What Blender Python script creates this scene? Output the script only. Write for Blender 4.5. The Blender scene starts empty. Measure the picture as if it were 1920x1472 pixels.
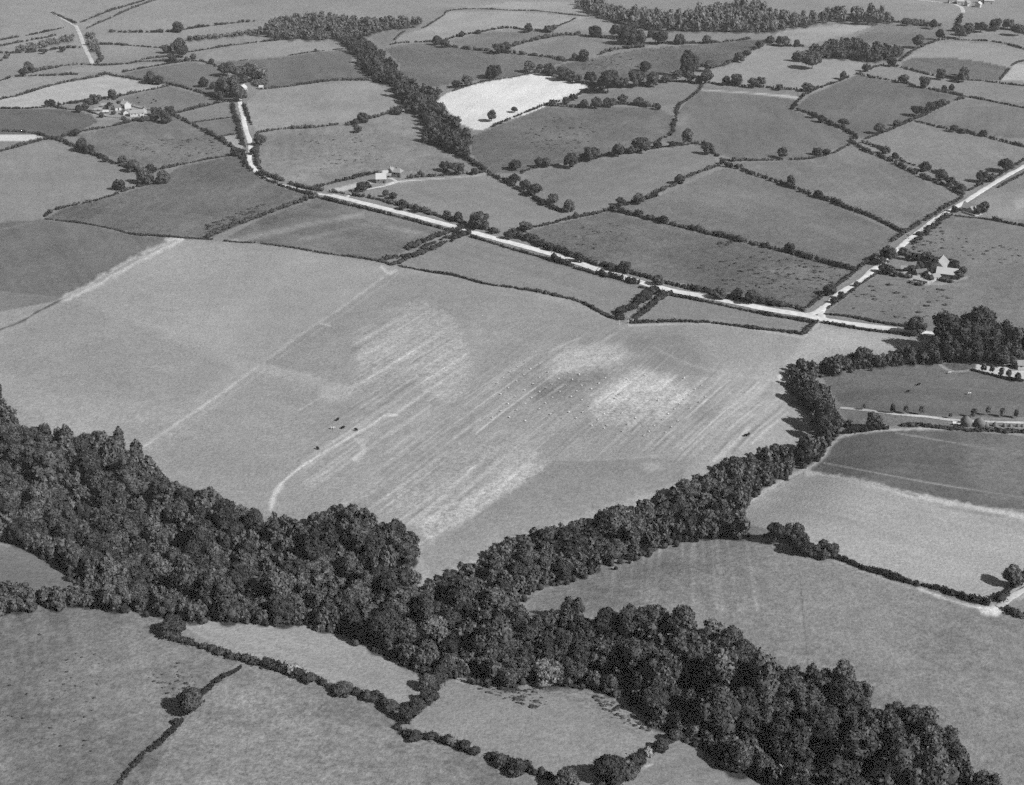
import bpy, math, random
import numpy as np
from mathutils import Vector, Matrix
random.seed(7); RNG = np.random.default_rng(11)
SC = bpy.context.scene
COL = SC.collection
R = math.radians

# ------------------------------------------------------------------ camera, sky, sun, exposure
FPX, HCAM, TH = 2600.0, 270.0, R(24.52)      # focal length in pixels of the 1920 px wide photograph, height, dip
cam_d = bpy.data.cameras.new('camera'); cam = bpy.data.objects.new('camera', cam_d); COL.objects.link(cam)
cam.location = (0, 0, HCAM); cam.rotation_euler = (math.pi/2 - TH, 0, 0)
cam_d.sensor_width = 36; cam_d.lens = 36*FPX/1920; cam_d.clip_start = 1; cam_d.clip_end = 60000
SC.camera = cam
SUN_EL, SUN_AZ = R(38), math.atan2(0.857, -0.515)       # azimuth of the sun, from +Y towards +X
SX, SY, SZ = math.sin(SUN_AZ)*math.cos(SUN_EL), math.cos(SUN_AZ)*math.cos(SUN_EL), math.sin(SUN_EL)
w = bpy.data.worlds.new('World'); SC.world = w; w.use_nodes = True
nt = w.node_tree; nt.nodes.clear()
sky = nt.nodes.new('ShaderNodeTexSky'); sky.sky_type = 'NISHITA'; sky.sun_disc = False
sky.sun_elevation = SUN_EL; sky.sun_rotation = SUN_AZ
bw = nt.nodes.new('ShaderNodeRGBToBW'); bg = nt.nodes.new('ShaderNodeBackground'); wo = nt.nodes.new('ShaderNodeOutputWorld')
bg.inputs['Strength'].default_value = 0.05
nt.links.new(sky.outputs[0], bw.inputs[0]); nt.links.new(bw.outputs[0], bg.inputs[0]); nt.links.new(bg.outputs[0], wo.inputs[0])
sl = bpy.data.lights.new('sun', 'SUN'); sl.energy = 4.8; sl.angle = R(0.5); sl.color = (1, 1, 1)
so = bpy.data.objects.new('sun', sl); COL.objects.link(so)
so.rotation_euler = Vector((SX, SY, SZ)).to_track_quat('Z', 'Y').to_euler()
SC.view_settings.view_transform = 'Standard'; SC.view_settings.look = 'None'
SC.view_settings.exposure = 0.40; SC.view_settings.gamma = 1; SC.view_settings.use_curve_mapping = False
SC.render.engine = 'CYCLES'
cy = SC.cycles
cy.max_bounces = 4; cy.diffuse_bounces = 1; cy.glossy_bounces = 1; cy.transmission_bounces = 2; cy.volume_bounces = 1
cy.use_denoising = False
cy.use_adaptive_sampling = True; cy.adaptive_threshold = 0.05; cy.adaptive_min_samples = 20
ALB = 0.80                                      # tone of the print -> reflectance

# ------------------------------------------------------------------ plan coordinates
cT, sT = math.cos(TH), math.sin(TH)
def flat(u, v, z=0.0):
    """survey point of a print coordinate on the level plane z"""
    u = np.asarray(u, float); v = np.asarray(v, float)
    dx = (u-960)/FPX; dz = (736-v)/FPX
    Y = cT + dz*sT; Z = -sT + dz*cT
    t = (HCAM - z)/(-Z)
    return dx*t, Y*t
def seglines(lines):
    out = []
    for ln in lines:
        x, y = flat([p[0] for p in ln], [p[1] for p in ln])
        out.append(np.stack([x, y], 1))
    return out
VAL_NEAR = seglines([[(-250, 820), (0, 905), (250, 1010), (500, 1095), (800, 1175), (1000, 1200), (1250, 1285), (1450, 1385), (1700, 1500), (1900, 1600)],
                     [(830, 1170), (1000, 1075), (1200, 1000), (1400, 910), (1530, 810), (1510, 720)]])
VAL_FAR = seglines([[(560, 50), (690, 90), (730, 140), (800, 200), (860, 270)]])
def dseg(x, y, lines):
    d = np.full(np.shape(x), 1e9)
    for P in lines:
        for a, b in zip(P[:-1], P[1:]):
            ab = b-a; t = np.clip(((x-a[0])*ab[0]+(y-a[1])*ab[1])/max(ab@ab, 1e-9), 0, 1)
            d = np.minimum(d, (x-a[0]-t*ab[0])**2+(y-a[1]-t*ab[1])**2)
    return np.sqrt(d)
def H(x, y):
    x = np.asarray(x, float); y = np.asarray(y, float)
    z = 2.2*np.sin(x/140+1.3)*np.cos(y/190) + 2.6*np.sin(y/260+x/420+.5) + 1.0*np.sin(x/61+y/83)
    z = z*np.exp(-(np.maximum(y-1500, 0)/1400)**2)
    z = z - 7.5*np.exp(-(dseg(x, y, VAL_NEAR)/26)**2) - 3.5*np.exp(-(dseg(x, y, VAL_FAR)/34)**2)
    return z
def at(u, v, dz=0.0, n=14):
    u = np.asarray(u, float); v = np.asarray(v, float); z = np.zeros(np.broadcast(u, v).shape)
    for k in range(n):
        x, y = flat(u, v, z+dz)
        z = z + .8*(H(x, y)-z)
    x, y = flat(u, v, z+dz)
    return x, y, z
def mpp(v):                                     # metres per print pixel, across
    return HCAM/(cT*(v+450.0))

# ------------------------------------------------------------------ helpers
def prop(o, label=None, cat=None, group=None, kind=None):
    if label: o['label'] = label
    if cat: o['category'] = cat
    if group: o['group'] = group
    if kind: o['kind'] = kind
    return o
def mesh_np(name, V, faces, mat=None, smooth=False, attrs=None):
    me = bpy.data.meshes.new(name)
    V = np.asarray(V, np.float32); me.vertices.add(len(V)); me.vertices.foreach_set('co', V.ravel())
    fl = [np.asarray(f, np.int32) for f in faces if len(f)]
    nl = sum(f.size for f in fl); nf = sum(len(f) for f in fl)
    me.loops.add(nl); me.polygons.add(nf)
    me.loops.foreach_set('vertex_index', np.concatenate([f.ravel() for f in fl]))
    tot = np.concatenate([np.full(len(f), f.shape[1], np.int32) for f in fl])
    me.polygons.foreach_set('loop_start', np.concatenate([[0], np.cumsum(tot)[:-1]]).astype(np.int32))
    me.polygons.foreach_set('loop_total', tot)
    if smooth: me.polygons.foreach_set('use_smooth', np.ones(nf, bool))
    for k, a in (attrs or {}).items():
        at_ = me.attributes.new(k, 'FLOAT', 'POINT'); at_.data.foreach_set('value', np.asarray(a, np.float32))
    me.update(calc_edges=True)
    if mat: me.materials.append(mat)
    return me
def link(name, data, parent=None):
    o = bpy.data.objects.new(name, data); COL.objects.link(o)
    if parent: o.parent = parent
    return o
def empty(name, loc, rz=0.0, s=None):
    o = link(name, None); o.location = loc; o.rotation_euler = (0, 0, rz); o.empty_display_size = 1
    if s: o.scale = s
    return o
def lin(d):
    c = np.asarray(d, float)/255.0
    return np.where(c <= .04045, c/12.92, ((c+.055)/1.055)**2.4)
def hsh(i, j, s):
    n = np.sin(i*127.1+j*311.7+s*74.7)*43758.5453
    return n-np.floor(n)
def vnoise(x, y, s=0):
    i = np.floor(x); j = np.floor(y); f = x-i; g = y-j; f = f*f*(3-2*f); g = g*g*(3-2*g)
    return (hsh(i, j, s)*(1-f)+hsh(i+1, j, s)*f)*(1-g)+(hsh(i, j+1, s)*(1-f)+hsh(i+1, j+1, s)*f)*g
def sm(P, step=None, closed=False):
    """Catmull-Rom through print points"""
    P = np.asarray(P, float); n = len(P)
    if n < 3: 
        Q = P
    else:
        out = []
        for i in range(n-1):
            a, b, c, d = P[max(i-1, 0)], P[i], P[i+1], P[min(i+2, n-1)]
            k = 6
            for t in np.arange(k)/k:
                out.append(.5*((2*b)+(c-a)*t+(2*a-5*b+4*c-d)*t*t+(3*b-a-3*c+d)*t**3))
        out.append(P[-1]); Q = np.array(out)
    return Q
def inpoly(u, v, P):
    P = np.asarray(P, float); r = np.zeros(np.shape(u), bool)
    x1, y1 = P[-1]
    for x2, y2 in P:
        if y1 != y2:
            c = ((y2 > v) != (y1 > v)) & (u < (x1-x2)*(v-y2)/(y1-y2)+x2)
            r ^= c
        x1, y1 = x2, y2
    return r

# ------------------------------------------------------------------ materials (a black-and-white plate: all greys)
def nodes(name, rough=0.9):
    m = bpy.data.materials.new(name); m.use_nodes = True; t = m.node_tree
    b = t.nodes['Principled BSDF']; b.inputs['Roughness'].default_value = rough; b.inputs['Specular IOR Level'].default_value = 0.1
    return m, t, b
def noise_node(t, scale, detail=2, rough=.6, vec=None):
    n = t.nodes.new('ShaderNodeTexNoise'); n.inputs['Scale'].default_value = scale; n.inputs['Detail'].default_value = detail
    n.inputs['Roughness'].default_value = rough
    if vec: t.links.new(vec, n.inputs['Vector'])
    return n
def mth(t, op, a, b=None, c=None):
    n = t.nodes.new('ShaderNodeMath'); n.operation = op
    for i, s in enumerate((a, b, c)):
        if s is None: continue
        if isinstance(s, (int, float)): n.inputs[i].default_value = s
        else: t.links.new(s, n.inputs[i])
    return n.outputs[0]
def mrange(t, s, a, b, c, d):
    n = t.nodes.new('ShaderNodeMapRange'); t.links.new(s, n.inputs[0])
    for i, x in enumerate((a, b, c, d)): n.inputs[i+1].default_value = x
    return n.outputs[0]
def mat_ground():
    m, t, b = nodes('turf', .95)
    g = t.nodes.new('ShaderNodeNewGeometry'); pos = g.outputs['Position']
    a = t.nodes.new('ShaderNodeAttribute'); a.attribute_name = 'albedo'
    r = t.nodes.new('ShaderNodeAttribute'); r.attribute_name = 'mottle'
    f1 = mrange(t, noise_node(t, 1.9, 4, .9, pos).outputs[0], .25, .75, -1, 1)
    f2 = mrange(t, noise_node(t, .70, 3, .7, pos).outputs[0], .3, .7, -1, 1)
    f3 = mrange(t, noise_node(t, .045, 4, .6, pos).outputs[0], .3, .7, -1, 1)
    s = mth(t, 'ADD', mth(t, 'MULTIPLY', f1, .45), mth(t, 'MULTIPLY', f3, .055))
    s = mth(t, 'ADD', s, mth(t, 'MULTIPLY', mth(t, 'MULTIPLY', f2, r.outputs['Fac']), .20))
    s = mth(t, 'ADD', s, mth(t, 'MULTIPLY', f2, .15))
    k = mth(t, 'MULTIPLY', a.outputs['Fac'], mth(t, 'ADD', s, 1.0))
    t.links.new(k, b.inputs['Base Color'])
    bp = t.nodes.new('ShaderNodeBump'); bp.inputs['Strength'].default_value = .3; bp.inputs['Distance'].default_value = .25
    t.links.new(f2, bp.inputs['Height']); t.links.new(bp.outputs[0], b.inputs['Normal'])
    return m
def mat_leaf(name, base, var=.45):
    m, t, b = nodes(name, .8)
    g = t.nodes.new('ShaderNodeNewGeometry')
    oi = t.nodes.new('ShaderNodeObjectInfo')
    f1 = mrange(t, noise_node(t, .9, 2, .7, g.outputs['Position']).outputs[0], .3, .7, 1-var, 1+var)
    f2 = mrange(t, oi.outputs['Random'], 0, 1, .6, 1.5)
    isl = mrange(t, g.outputs['Random Per Island'], 0, 1, .5, 1.6)
    k = mth(t, 'MULTIPLY', mth(t, 'MULTIPLY', mth(t, 'MULTIPLY', f1, f2), isl), base)
    t.links.new(k, b.inputs['Base Color'])
    return m
def mat_flat(name, tone, var=.12, scale=1.5, rough=.85, stretch=None):
    m, t, b = nodes(name, rough)
    g = t.nodes.new('ShaderNodeNewGeometry')
    f = mrange(t, noise_node(t, scale, 4, .65, g.outputs['Position']).outputs[0], .3, .7, 1-var, 1+var)
    f2 = mrange(t, noise_node(t, scale*.12, 2, .5, g.outputs['Position']).outputs[0], .3, .7, 1-var*.6, 1+var*.6)
    t.links.new(mth(t, 'MULTIPLY', mth(t, 'MULTIPLY', f, f2), float(lin(tone))*ALB), b.inputs['Base Color'])
    return m
M_TURF = mat_ground()
M_LEAF = mat_leaf('tree_foliage', .053)
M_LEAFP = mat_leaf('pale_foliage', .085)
M_LEAFH = mat_leaf('hazed_foliage', .10)  # far woods and scrub: leaf colour lightened, distance haze painted in
M_HEDGE = mat_leaf('hedge_foliage', .031)
M_BLOSSOM = mat_leaf('blossom_foliage', .17, .5)
M_BARK = mat_flat('bark', 95, .3, 4)
M_ROAD = mat_flat('road_surface', 214, .20, .35)
M_LANE = mat_flat('lane_surface', 190, .25, 1.0)
M_WALLW = mat_flat('limewash', 190, .06, 2)
M_WALLG = mat_flat('rubble_stone', 120, .3, 3)
M_SLATE = mat_flat('slate_roof', 150, .12, 2)
M_ROOFP = mat_flat('pale_sheet_roof', 190, .05, 2)
M_ROOFD = mat_flat('dark_slate_roof', 110, .2, 2)
M_DARK = mat_flat('dark_opening', 40, .1, 2)
M_HAY = mat_flat('hay', 118, .25, 3)
M_WOOL = mat_flat('wool', 205, .05, 6)
M_HIDE = mat_flat('dark_hide', 35, .2, 6)
M_WOOD = mat_flat('painted_wood', 235, .05, 6)
M_RUSH = mat_leaf('rushes', .065, .3)

# ------------------------------------------------------------------ print grid = survey net of the land
g0 = 3.0
us = np.concatenate([[-3200, -2300, -1600, -1100, -760, -520, -360, -260, -190, -140, -105, -78, -56, -38], np.arange(-24, 1948, 2.4),
                     [1960, 1974, 1992, 2015, 2045, 2085, 2140, 2220, 2330, 2500, 2750, 3100, 3600, 4300, 5200]])
vs = np.concatenate([[-425, -410, -390, -365, -330, -290, -250, -210, -170, -135, -105, -80, -60, -44, -30, -19], np.arange(-10, 560, 3.0), np.arange(560, 1010, 2.0), np.arange(1010, 1490, 3.0),
                     [1500, 1520, 1550, 1590, 1640, 1710, 1800, 1930, 2120, 2400, 2900, 3700]])
U, Vv = np.meshgrid(us, vs)
GX, GY, GZ = at(U, Vv)
TONE = np.full(U.shape, 132.0); MOT = np.full(U.shape, .35); RID = np.zeros(U.shape, int)
def bbox(P, pad):
    P = np.asarray(P, float)
    i0, i1 = np.searchsorted(vs, [P[:, 1].min()-pad, P[:, 1].max()+pad]); j0, j1 = np.searchsorted(us, [P[:, 0].min()-pad, P[:, 0].max()+pad])
    return slice(i0, i1), slice(j0, j1)
def pdist(u, v, P):
    d = np.full(u.shape, 1e9)
    P = np.asarray(P, float)
    for a, b in zip(P[:-1], P[1:]):
        ab = b-a; t = np.clip(((u-a[0])*ab[0]+(v-a[1])*ab[1])/max(ab@ab, 1e-9), 0, 1)
        d = np.minimum(d, (u-a[0]-t*ab[0])**2+(v-a[1]-t*ab[1])**2)
    return np.sqrt(d)
def wob(u, v, a, s=0):
    return (vnoise(u/23., v/16., s)-.5)*a+(vnoise(u/7., v/5., s+3)-.5)*a*.5
def patch(P, tone, feather=0.0, alpha=1.0, mott=None, wobble=0.0, add=False):
    """a crop or grass tone of the land, or haze painted over the far band"""
    sl_ = bbox(P, feather+wobble+4); u = U[sl_]; v = Vv[sl_]
    if wobble: u = u+wob(u, v, wobble, 1); v = v+wob(u, v, wobble*.6, 9)
    m = inpoly(u, v, P).astype(float)
    if feather:
        Q = np.vstack([P, P[:1]]); d = pdist(u, v, Q); sd = np.where(m > .5, d, -d)
        m = np.clip(.5+sd/(2*feather), 0, 1); m = m*m*(3-2*m)
    m = m*alpha
    if add: TONE[sl_] += tone*m
    else: TONE[sl_] = TONE[sl_]*(1-m)+tone*m
    if mott is not None: MOT[sl_] = MOT[sl_]*(1-m)+mott*m
def stroke(P, width, tone, alpha=1.0, soft=1.5, rag=0.0, add=False, smooth=True):
    P = sm(P) if smooth else np.asarray(P, float)
    sl_ = bbox(P, width+soft+rag+3); u = U[sl_]; v = Vv[sl_]
    d = pdist(u, v, P)
    if rag: d = d+wob(u*2, v*2, rag, 5)
    m = np.clip((width/2+soft-d)/(2*soft)+0, 0, 1)*alpha
    if add: TONE[sl_] += tone*m
    else: TONE[sl_] = TONE[sl_]*(1-m)+tone*m
FIELDS = []
def field(name, tone, P, label, mott=None, var=0.0, feather=0.0):
    FIELDS.append((name, label)); P = np.asarray(P, float)
    P2 = np.where(P[:, :1] >= 1920, P+[[160, 0]], P); P2 = np.where(P[:, :1] <= 0, P2-[[160, 0]], P2)
    P2[:, 1] = np.where(P[:, 1] >= 1472, P[:, 1]+90, P2[:, 1])
    sl_ = bbox(P2, 3); m = inpoly(U[sl_], Vv[sl_], P2)
    RID[sl_][m] = len(FIELDS)
    patch(P2, tone, feather, mott=mott)
EXECFILE_FIELDS = True
field('pasture_field', 150, [(0,160),(60,143),(100,143),(180,143),(150,150),(37,179),(0,186)], 'pale grass strip below the copse at the far farm lanes')
field('stubble_field', 172, [(0,187),(37,179),(100,160),(185,144),(205,142),(250,150),(308,159),(287,167),(225,178),(180,186),(95,199),(50,203),(0,203)], 'pale striped stubble strip above the cluster of farm buildings', .2)
field('pasture_field', 150, [(115,136),(160,124),(320,117),(345,116),(230,135),(200,136)], 'narrow pale strip between two hedges beyond the stubble')
field('pasture_field', 104, [(0,206),(125,206),(170,214),(185,228),(160,240),(140,250),(112,261),(85,255),(0,245)], 'dark grass field beside the cluster of farm buildings')
field('stubble_field', 205, [(0,250),(60,252),(80,257),(60,262),(40,266),(0,262)], 'small white stubble corner beside the dark grass field', .1)
field('pasture_field', 116, [(230,137),(345,118),(395,120),(450,155),(440,188),(362,168),(290,153),(240,146)], 'grey pasture behind the roadside trees and white cottage')
field('pasture_field', 124, [(217,188),(320,163),(405,187),(390,197),(335,212),(320,215),(270,205),(240,190)], 'small pasture with dark cattle behind the farm buildings')
field('pasture_field', 132, [(340,213),(420,193),(436,198),(438,220),(362,229)], 'small square paddock beside the white lane')
field('pasture_field', 118, [(362,230),(438,221),(448,250),(412,256)], 'small dark paddock beside the white lane')
field('garden_field', 160, [(415,258),(447,253),(460,280),(450,290),(435,275)], 'pale triangular garden at the bend of the white lane')
field('pasture_field', 124, [(140,255),(212,237),(320,216),(385,248),(440,285),(437,291),(337,310),(290,322),(250,312),(230,298),(165,280)], 'rough mottled pasture in front of the farm buildings', 1.0)
field('pasture_field', 142, [(0,290),(110,263),(215,307),(252,318),(280,345),(212,366),(120,389),(85,407),(0,428)], 'large smooth pale pasture below the row of dark hedge trees')
field('pasture_field', 108, [(85,410),(120,391),(212,367),(290,345),(337,312),(442,292),(480,325),(530,352),(595,368),(517,395),(470,413),(390,448),(295,443)], 'dark rough pasture in the crook of the white road', .9)
field('crop_field', 114, [(0,425),(85,412),(162,421),(250,441),(335,448),(230,505),(118,560),(100,556),(0,530)], 'dark smooth crop behind the ragged pale strip', .5)
field('crop_field', 126, [(0,530),(100,556),(118,562),(0,613)], 'grey corner of crop at the end of the ragged pale strip')
field('big_pasture', 148, [(0,615),(118,562),(335,449),(435,455),(480,456),(605,476),(717,493),(747,500),(855,519),(960,541),(1065,561),(1115,581),(1160,605),(1185,608),(1310,606),(1440,621),(1505,631),(1535,605),(1615,618),(1705,630),(1760,645),(1700,665),(1500,700),(1462,712),(1520,760),(1540,800),(1500,850),(1300,950),(1000,1030),(790,1110),(740,1010),(500,970),(300,900),(100,850),(0,790)], 'huge pale pasture with worn tracks and streaks above the wood', .35)
field('pasture_field', 118, [(425,445),(480,415),(595,372),(680,388),(850,432),(760,470),(720,490),(605,473),(480,455)], 'patchy pasture between the dark hedge and the scrub strip', .7)
field('pasture_field', 138, [(755,496),(880,440),(960,463),(1075,498),(1185,532),(1225,545),(1160,596),(1115,578),(1065,558),(960,538),(855,517)], 'long pale pasture between the main road and the big pasture')
field('pasture_field', 136, [(1200,600),(1260,550),(1335,567),(1440,588),(1530,603),(1505,626),(1440,617),(1360,606)], 'narrow wedge of pasture ending near the road junction')
field('pasture_field', 150, [(490,168),(580,158),(692,152),(745,180),(750,200),(705,218),(680,223),(640,232),(580,238),(482,249),(465,215),(465,190)], 'pale pasture between the white lane and the wooded stream', .5)
field('pasture_field', 138, [(485,252),(580,241),(660,235),(705,226),(745,215),(775,215),(790,232),(785,260),(860,288),(910,318),(880,325),(790,330),(740,318),(692,327),(590,350),(500,325),(483,300)], 'rough mottled pasture behind the white roofed barn', 1.1)
field('pasture_field', 148, [(375,115),(400,95),(480,80),(542,75),(600,75),(650,92),(592,97),(530,105),(480,111),(400,116)], 'pale strip of grass beside the head of the wooded stream')
field('pasture_field', 110, [(400,118),(480,112),(530,107),(592,98),(652,93),(665,105),(655,120),(690,135),(692,150),(620,151),(495,166),(485,130)], 'dark pasture beside the upper wooded stream')
field('pasture_field', 128, [(690,66),(750,53),(780,52),(745,72),(720,89)], 'small field in the fork above the wooded stream')
field('pasture_field', 152, [(737,82),(755,65),(795,54),(812,43),(845,21),(960,21),(1105,32),(1045,50),(1035,53),(960,54),(900,61),(835,76),(767,79)], 'broad pale field on the far slope')
field('pasture_field', 148, [(845,18),(960,3),(1060,3),(1090,20),(1105,30),(1010,19),(900,16)], 'pale crescent field at the top of the far slope')
field('pasture_field', 140, [(1045,52),(1080,35),(1135,38),(1220,57),(1215,68),(1160,74),(1082,66)], 'far field in front of the long wood')
field('pasture_field', 122, [(840,77),(900,62),(1020,60),(1080,66),(1020,72),(960,85),(960,99),(880,92)], 'narrow dark field between thick far hedges')
field('pasture_field', 130, [(985,92),(1060,70),(1082,68),(1175,80),(1200,86),(1100,106),(1065,113),(1035,105)], 'small lens shaped pasture ringed by bushy hedges')
field('pasture_field', 114, [(720,92),(767,81),(815,81),(880,94),(960,102),(1035,108),(1060,118),(1000,130),(960,145),(890,150),(830,160),(800,165),(750,140),(750,120)], 'grey pasture just beyond the white stubble field', .6)
field('white_stubble_field', 216, [(815,189),(830,180),(845,172),(870,164),(920,152),(960,146),(1010,137),(1060,150),(1102,162),(1085,180),(1022,200),(985,215),(960,222),(905,243),(890,243),(857,230),(852,220),(840,207),(827,197)], 'bright white cut stubble field beside the wooded stream', .25)
field('rough_field', 104, [(1065,118),(1200,92),(1408,75),(1440,78),(1405,98),(1365,120),(1290,128),(1200,145),(1107,160),(1047,147),(1010,135)], 'rough tussocky ground behind the white stubble field', 1.2)
field('pasture_field', 138, [(1225,58),(1335,61),(1405,62),(1400,75),(1310,81),(1217,80)], 'thin pale field under the long far wood')
field('pasture_field', 154, [(1440,80),(1510,90),(1520,105),(1632,118),(1660,122),(1607,139),(1515,178),(1440,165),(1340,155),(1305,140),(1370,122),(1405,100)], 'pale pasture holding a clump of two trees with a long shadow')
field('pasture_field', 128, [(1085,181),(1120,172),(1210,158),(1247,156),(1317,160),(1285,190),(1237,200),(1210,197),(1172,194),(1035,197)], 'narrow pasture beside the white stubble field')
field('pasture_field', 112, [(885,255),(925,240),(1022,202),(1135,200),(1237,203),(1265,220),(1260,250),(1220,272),(1172,288),(1055,307),(970,323),(920,325),(885,290)], 'wide dark pasture in front of the white stubble field', .9)
field('pasture_field', 116, [(1317,162),(1490,186),(1485,205),(1560,236),(1600,258),(1575,280),(1510,298),(1385,301),(1337,286),(1297,270),(1240,265),(1275,205)], 'wide smooth pasture behind the tall lone tree', .4)
field('pasture_field', 130, [(985,322),(1110,301),(1210,284),(1295,273),(1320,275),(1350,310),(1260,350),(1222,365),(1145,390),(1065,400),(1010,376),(985,350)], 'grey pasture in front of the tall lone tree')
field('pasture_field', 138, [(715,360),(800,338),(910,328),(960,346),(1065,402),(1050,408),(980,428),(937,436),(870,418),(740,382),(680,366)], 'pale triangular pasture between the barn and the main road')
field('pasture_field', 118, [(1360,314),(1235,368),(1150,392),(1285,427),(1440,463),(1607,507),(1690,440),(1527,368),(1410,328)], 'long pasture between two dark double hedges', .6)
field('pasture_field', 128, [(1375,305),(1440,303),(1510,300),(1595,268),(1665,302),(1805,370),(1700,437),(1590,389),(1440,335),(1400,322)], 'pasture between the hedged lane and the thick dark hedge', .6)
field('rough_field', 108, [(1000,430),(1145,396),(1440,467),(1600,508),(1515,578),(1440,565),(1235,522),(1085,480),(980,440)], 'long dark rough pasture above the main road', .9)
field('pasture_field', 112, [(1490,203),(1520,178),(1607,141),(1690,156),(1807,183),(1732,215),(1620,260),(1600,253),(1535,220)], 'dark square pasture above the hedged lane')
field('pasture_field', 138, [(1670,124),(1727,139),(1802,152),(1920,163),(1920,202),(1807,180),(1690,154),(1615,138)], 'pale band of pasture with scattered trees')
field('crop_field', 152, [(1690,116),(1727,90),(1760,77),(1877,83),(1920,94),(1920,112),(1893,127),(1840,115),(1780,108),(1715,107)], 'pale curved crop field near the far small wood')
field('crop_field', 108, [(1690,117),(1715,107),(1780,108),(1840,115),(1893,127),(1875,150),(1802,149),(1690,125)], 'dark curved crop strip under the pale crop')
field('stubble_field', 168, [(1877,150),(1905,120),(1920,118),(1920,160)], 'pale stubble corner beyond the dark crop strip')
field('pasture_field', 122, [(1735,215),(1810,185),(1920,206),(1920,272),(1840,254),(1715,226)], 'streaked pasture between two thin hedges', .6)
field('pasture_field', 136, [(1620,264),(1712,228),(1840,257),(1920,278),(1920,297),(1880,322),(1815,357),(1730,312),(1660,280)], 'pale streaked pasture between the hedged lane and the straight road', .6)
field('pasture_field', 158, [(1450,62),(1530,50),(1600,43),(1655,42),(1590,65),(1512,85),(1470,86)], 'pale far field behind the small wood')
field('pasture_field', 120, [(1655,43),(1765,51),(1790,60),(1760,72),(1715,88),(1627,80),(1600,70),(1630,58)], 'dark far field behind the small wood')
field('pasture_field', 146, [(1810,65),(1840,60),(1920,68),(1920,90),(1840,76),(1800,74)], 'pale far field below the belt of trees')
field('pasture_field', 146, [(1845,370),(1920,325),(1920,420),(1865,410),(1830,400)], 'pale pasture behind the white cottage')
field('pasture_field', 124, [(1700,470),(1760,418),(1790,404),(1840,406),(1920,424),(1920,640),(1880,640),(1705,614),(1552,586),(1615,533),(1655,512),(1690,520),(1740,480)], 'wide grey pasture all round the farmhouse', .6)
field('pasture_field', 114, [(1540,705),(1640,688),(1780,680),(1822,694),(1920,716),(1920,786),(1740,780),(1580,764),(1560,735)], 'dark park pasture above the row of saplings')
field('lawn_field', 190, [(1822,693),(1837,678),(1885,680),(1897,695),(1920,700),(1918,713)], 'pale lawn in front of the house with a row of saplings', .05)
field('pasture_field', 128, [(1580,767),(1740,783),(1920,793),(1920,803),(1810,800),(1690,796),(1582,812),(1590,790)], 'strip of grass between the cart track and the crop', .6)
field('crop_field', 100, [(1545,850),(1560,830),(1582,818),(1665,807),(1750,805),(1920,815),(1920,965),(1840,950),(1720,930),(1640,905),(1540,888),(1515,885)], 'dark crop field with thin pale lines and pale margins', .5)
field('stubble_field', 160, [(1390,955),(1420,930),(1510,887),(1640,908),(1720,932),(1840,955),(1920,972),(1920,1105),(1865,1130),(1760,1100),(1615,1060),(1565,1040),(1500,1010),(1410,985)], 'smooth pale stubble field below the dark crop', .15)
field('pasture_field', 130, [(940,1150),(1000,1110),(1080,1080),(1180,1045),(1260,1017),(1340,1005),(1420,1010),(1565,1048),(1665,1083),(1760,1110),(1860,1140),(1920,1160),(1920,1472),(1880,1472),(1760,1360),(1640,1320),(1530,1270),(1440,1260),(1380,1200),(1290,1160),(1060,1160)], 'big striped pasture sloping down to the lowest wood', .7)
field('pasture_field', 110, [(0,1010),(60,1030),(110,1060),(145,1090),(140,1110),(0,1100)], 'small dark pasture corner tucked into the wood')
field('pasture_field', 118, [(0,1150),(180,1135),(290,1150),(315,1190),(447,1240),(420,1270),(345,1350),(222,1472),(0,1472)], 'mottled grey pasture with a big round bush at its edge', 1.0)
field('pasture_field', 150, [(345,1175),(400,1163),(480,1165),(570,1170),(650,1190),(740,1230),(810,1258),(790,1300),(765,1325),(700,1305),(610,1280),(447,1235)], 'pale wedge of pasture directly under the wood', .35)
field('pasture_field', 124, [(452,1252),(610,1290),(755,1345),(750,1375),(892,1415),(1100,1472),(222,1472),(345,1350),(400,1285)], 'rough pasture between the sparse hedge and the bushy hedge', 1.0)
field('pasture_field', 140, [(765,1350),(815,1300),(850,1272),(1000,1280),(1100,1288),(1200,1335),(1245,1385),(1147,1460),(1100,1470),(892,1408),(800,1380)], 'pale bowl shaped pasture below the wood junction', .35)
field('pasture_field', 130, [(1275,1380),(1320,1400),(1360,1440),(1440,1455),(1475,1472),(1150,1472),(1222,1410)], 'pale triangle of pasture in the hook of the lowest wood', .4)

# woods (outline of the canopies in the print)
W_LEFT = [(-170,640),(-90,690),(0,705),(12,760),(40,790),(75,800),(100,795),(130,808),(170,810),(200,800),(230,803),(262,830),(270,862),(300,872),(322,900),(350,910),(380,920),(430,930),(470,950),(500,962),(530,962),(570,965),(610,960),(640,946),(700,955),(740,975),(782,1000),(787,1030),(770,1062),(790,1090),
          (830,1075),(860,1055),(890,1055),(900,1100),(880,1150),(900,1200),(880,1275),(850,1268),(820,1250),(790,1262),(750,1243),(700,1215),(650,1195),(590,1182),(570,1172),(480,1170),(400,1165),(350,1168),(325,1155),(290,1152),(200,1148),(180,1135),(150,1122),(140,1085),(110,1062),(60,1032),(0,1010),(-90,1000),(-170,990)]
W_LEFT2 = [(-120,1085),(30,1085),(60,1100),(150,1096),(185,1108),(190,1140),(60,1140),(20,1152),(-120,1160)]
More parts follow.
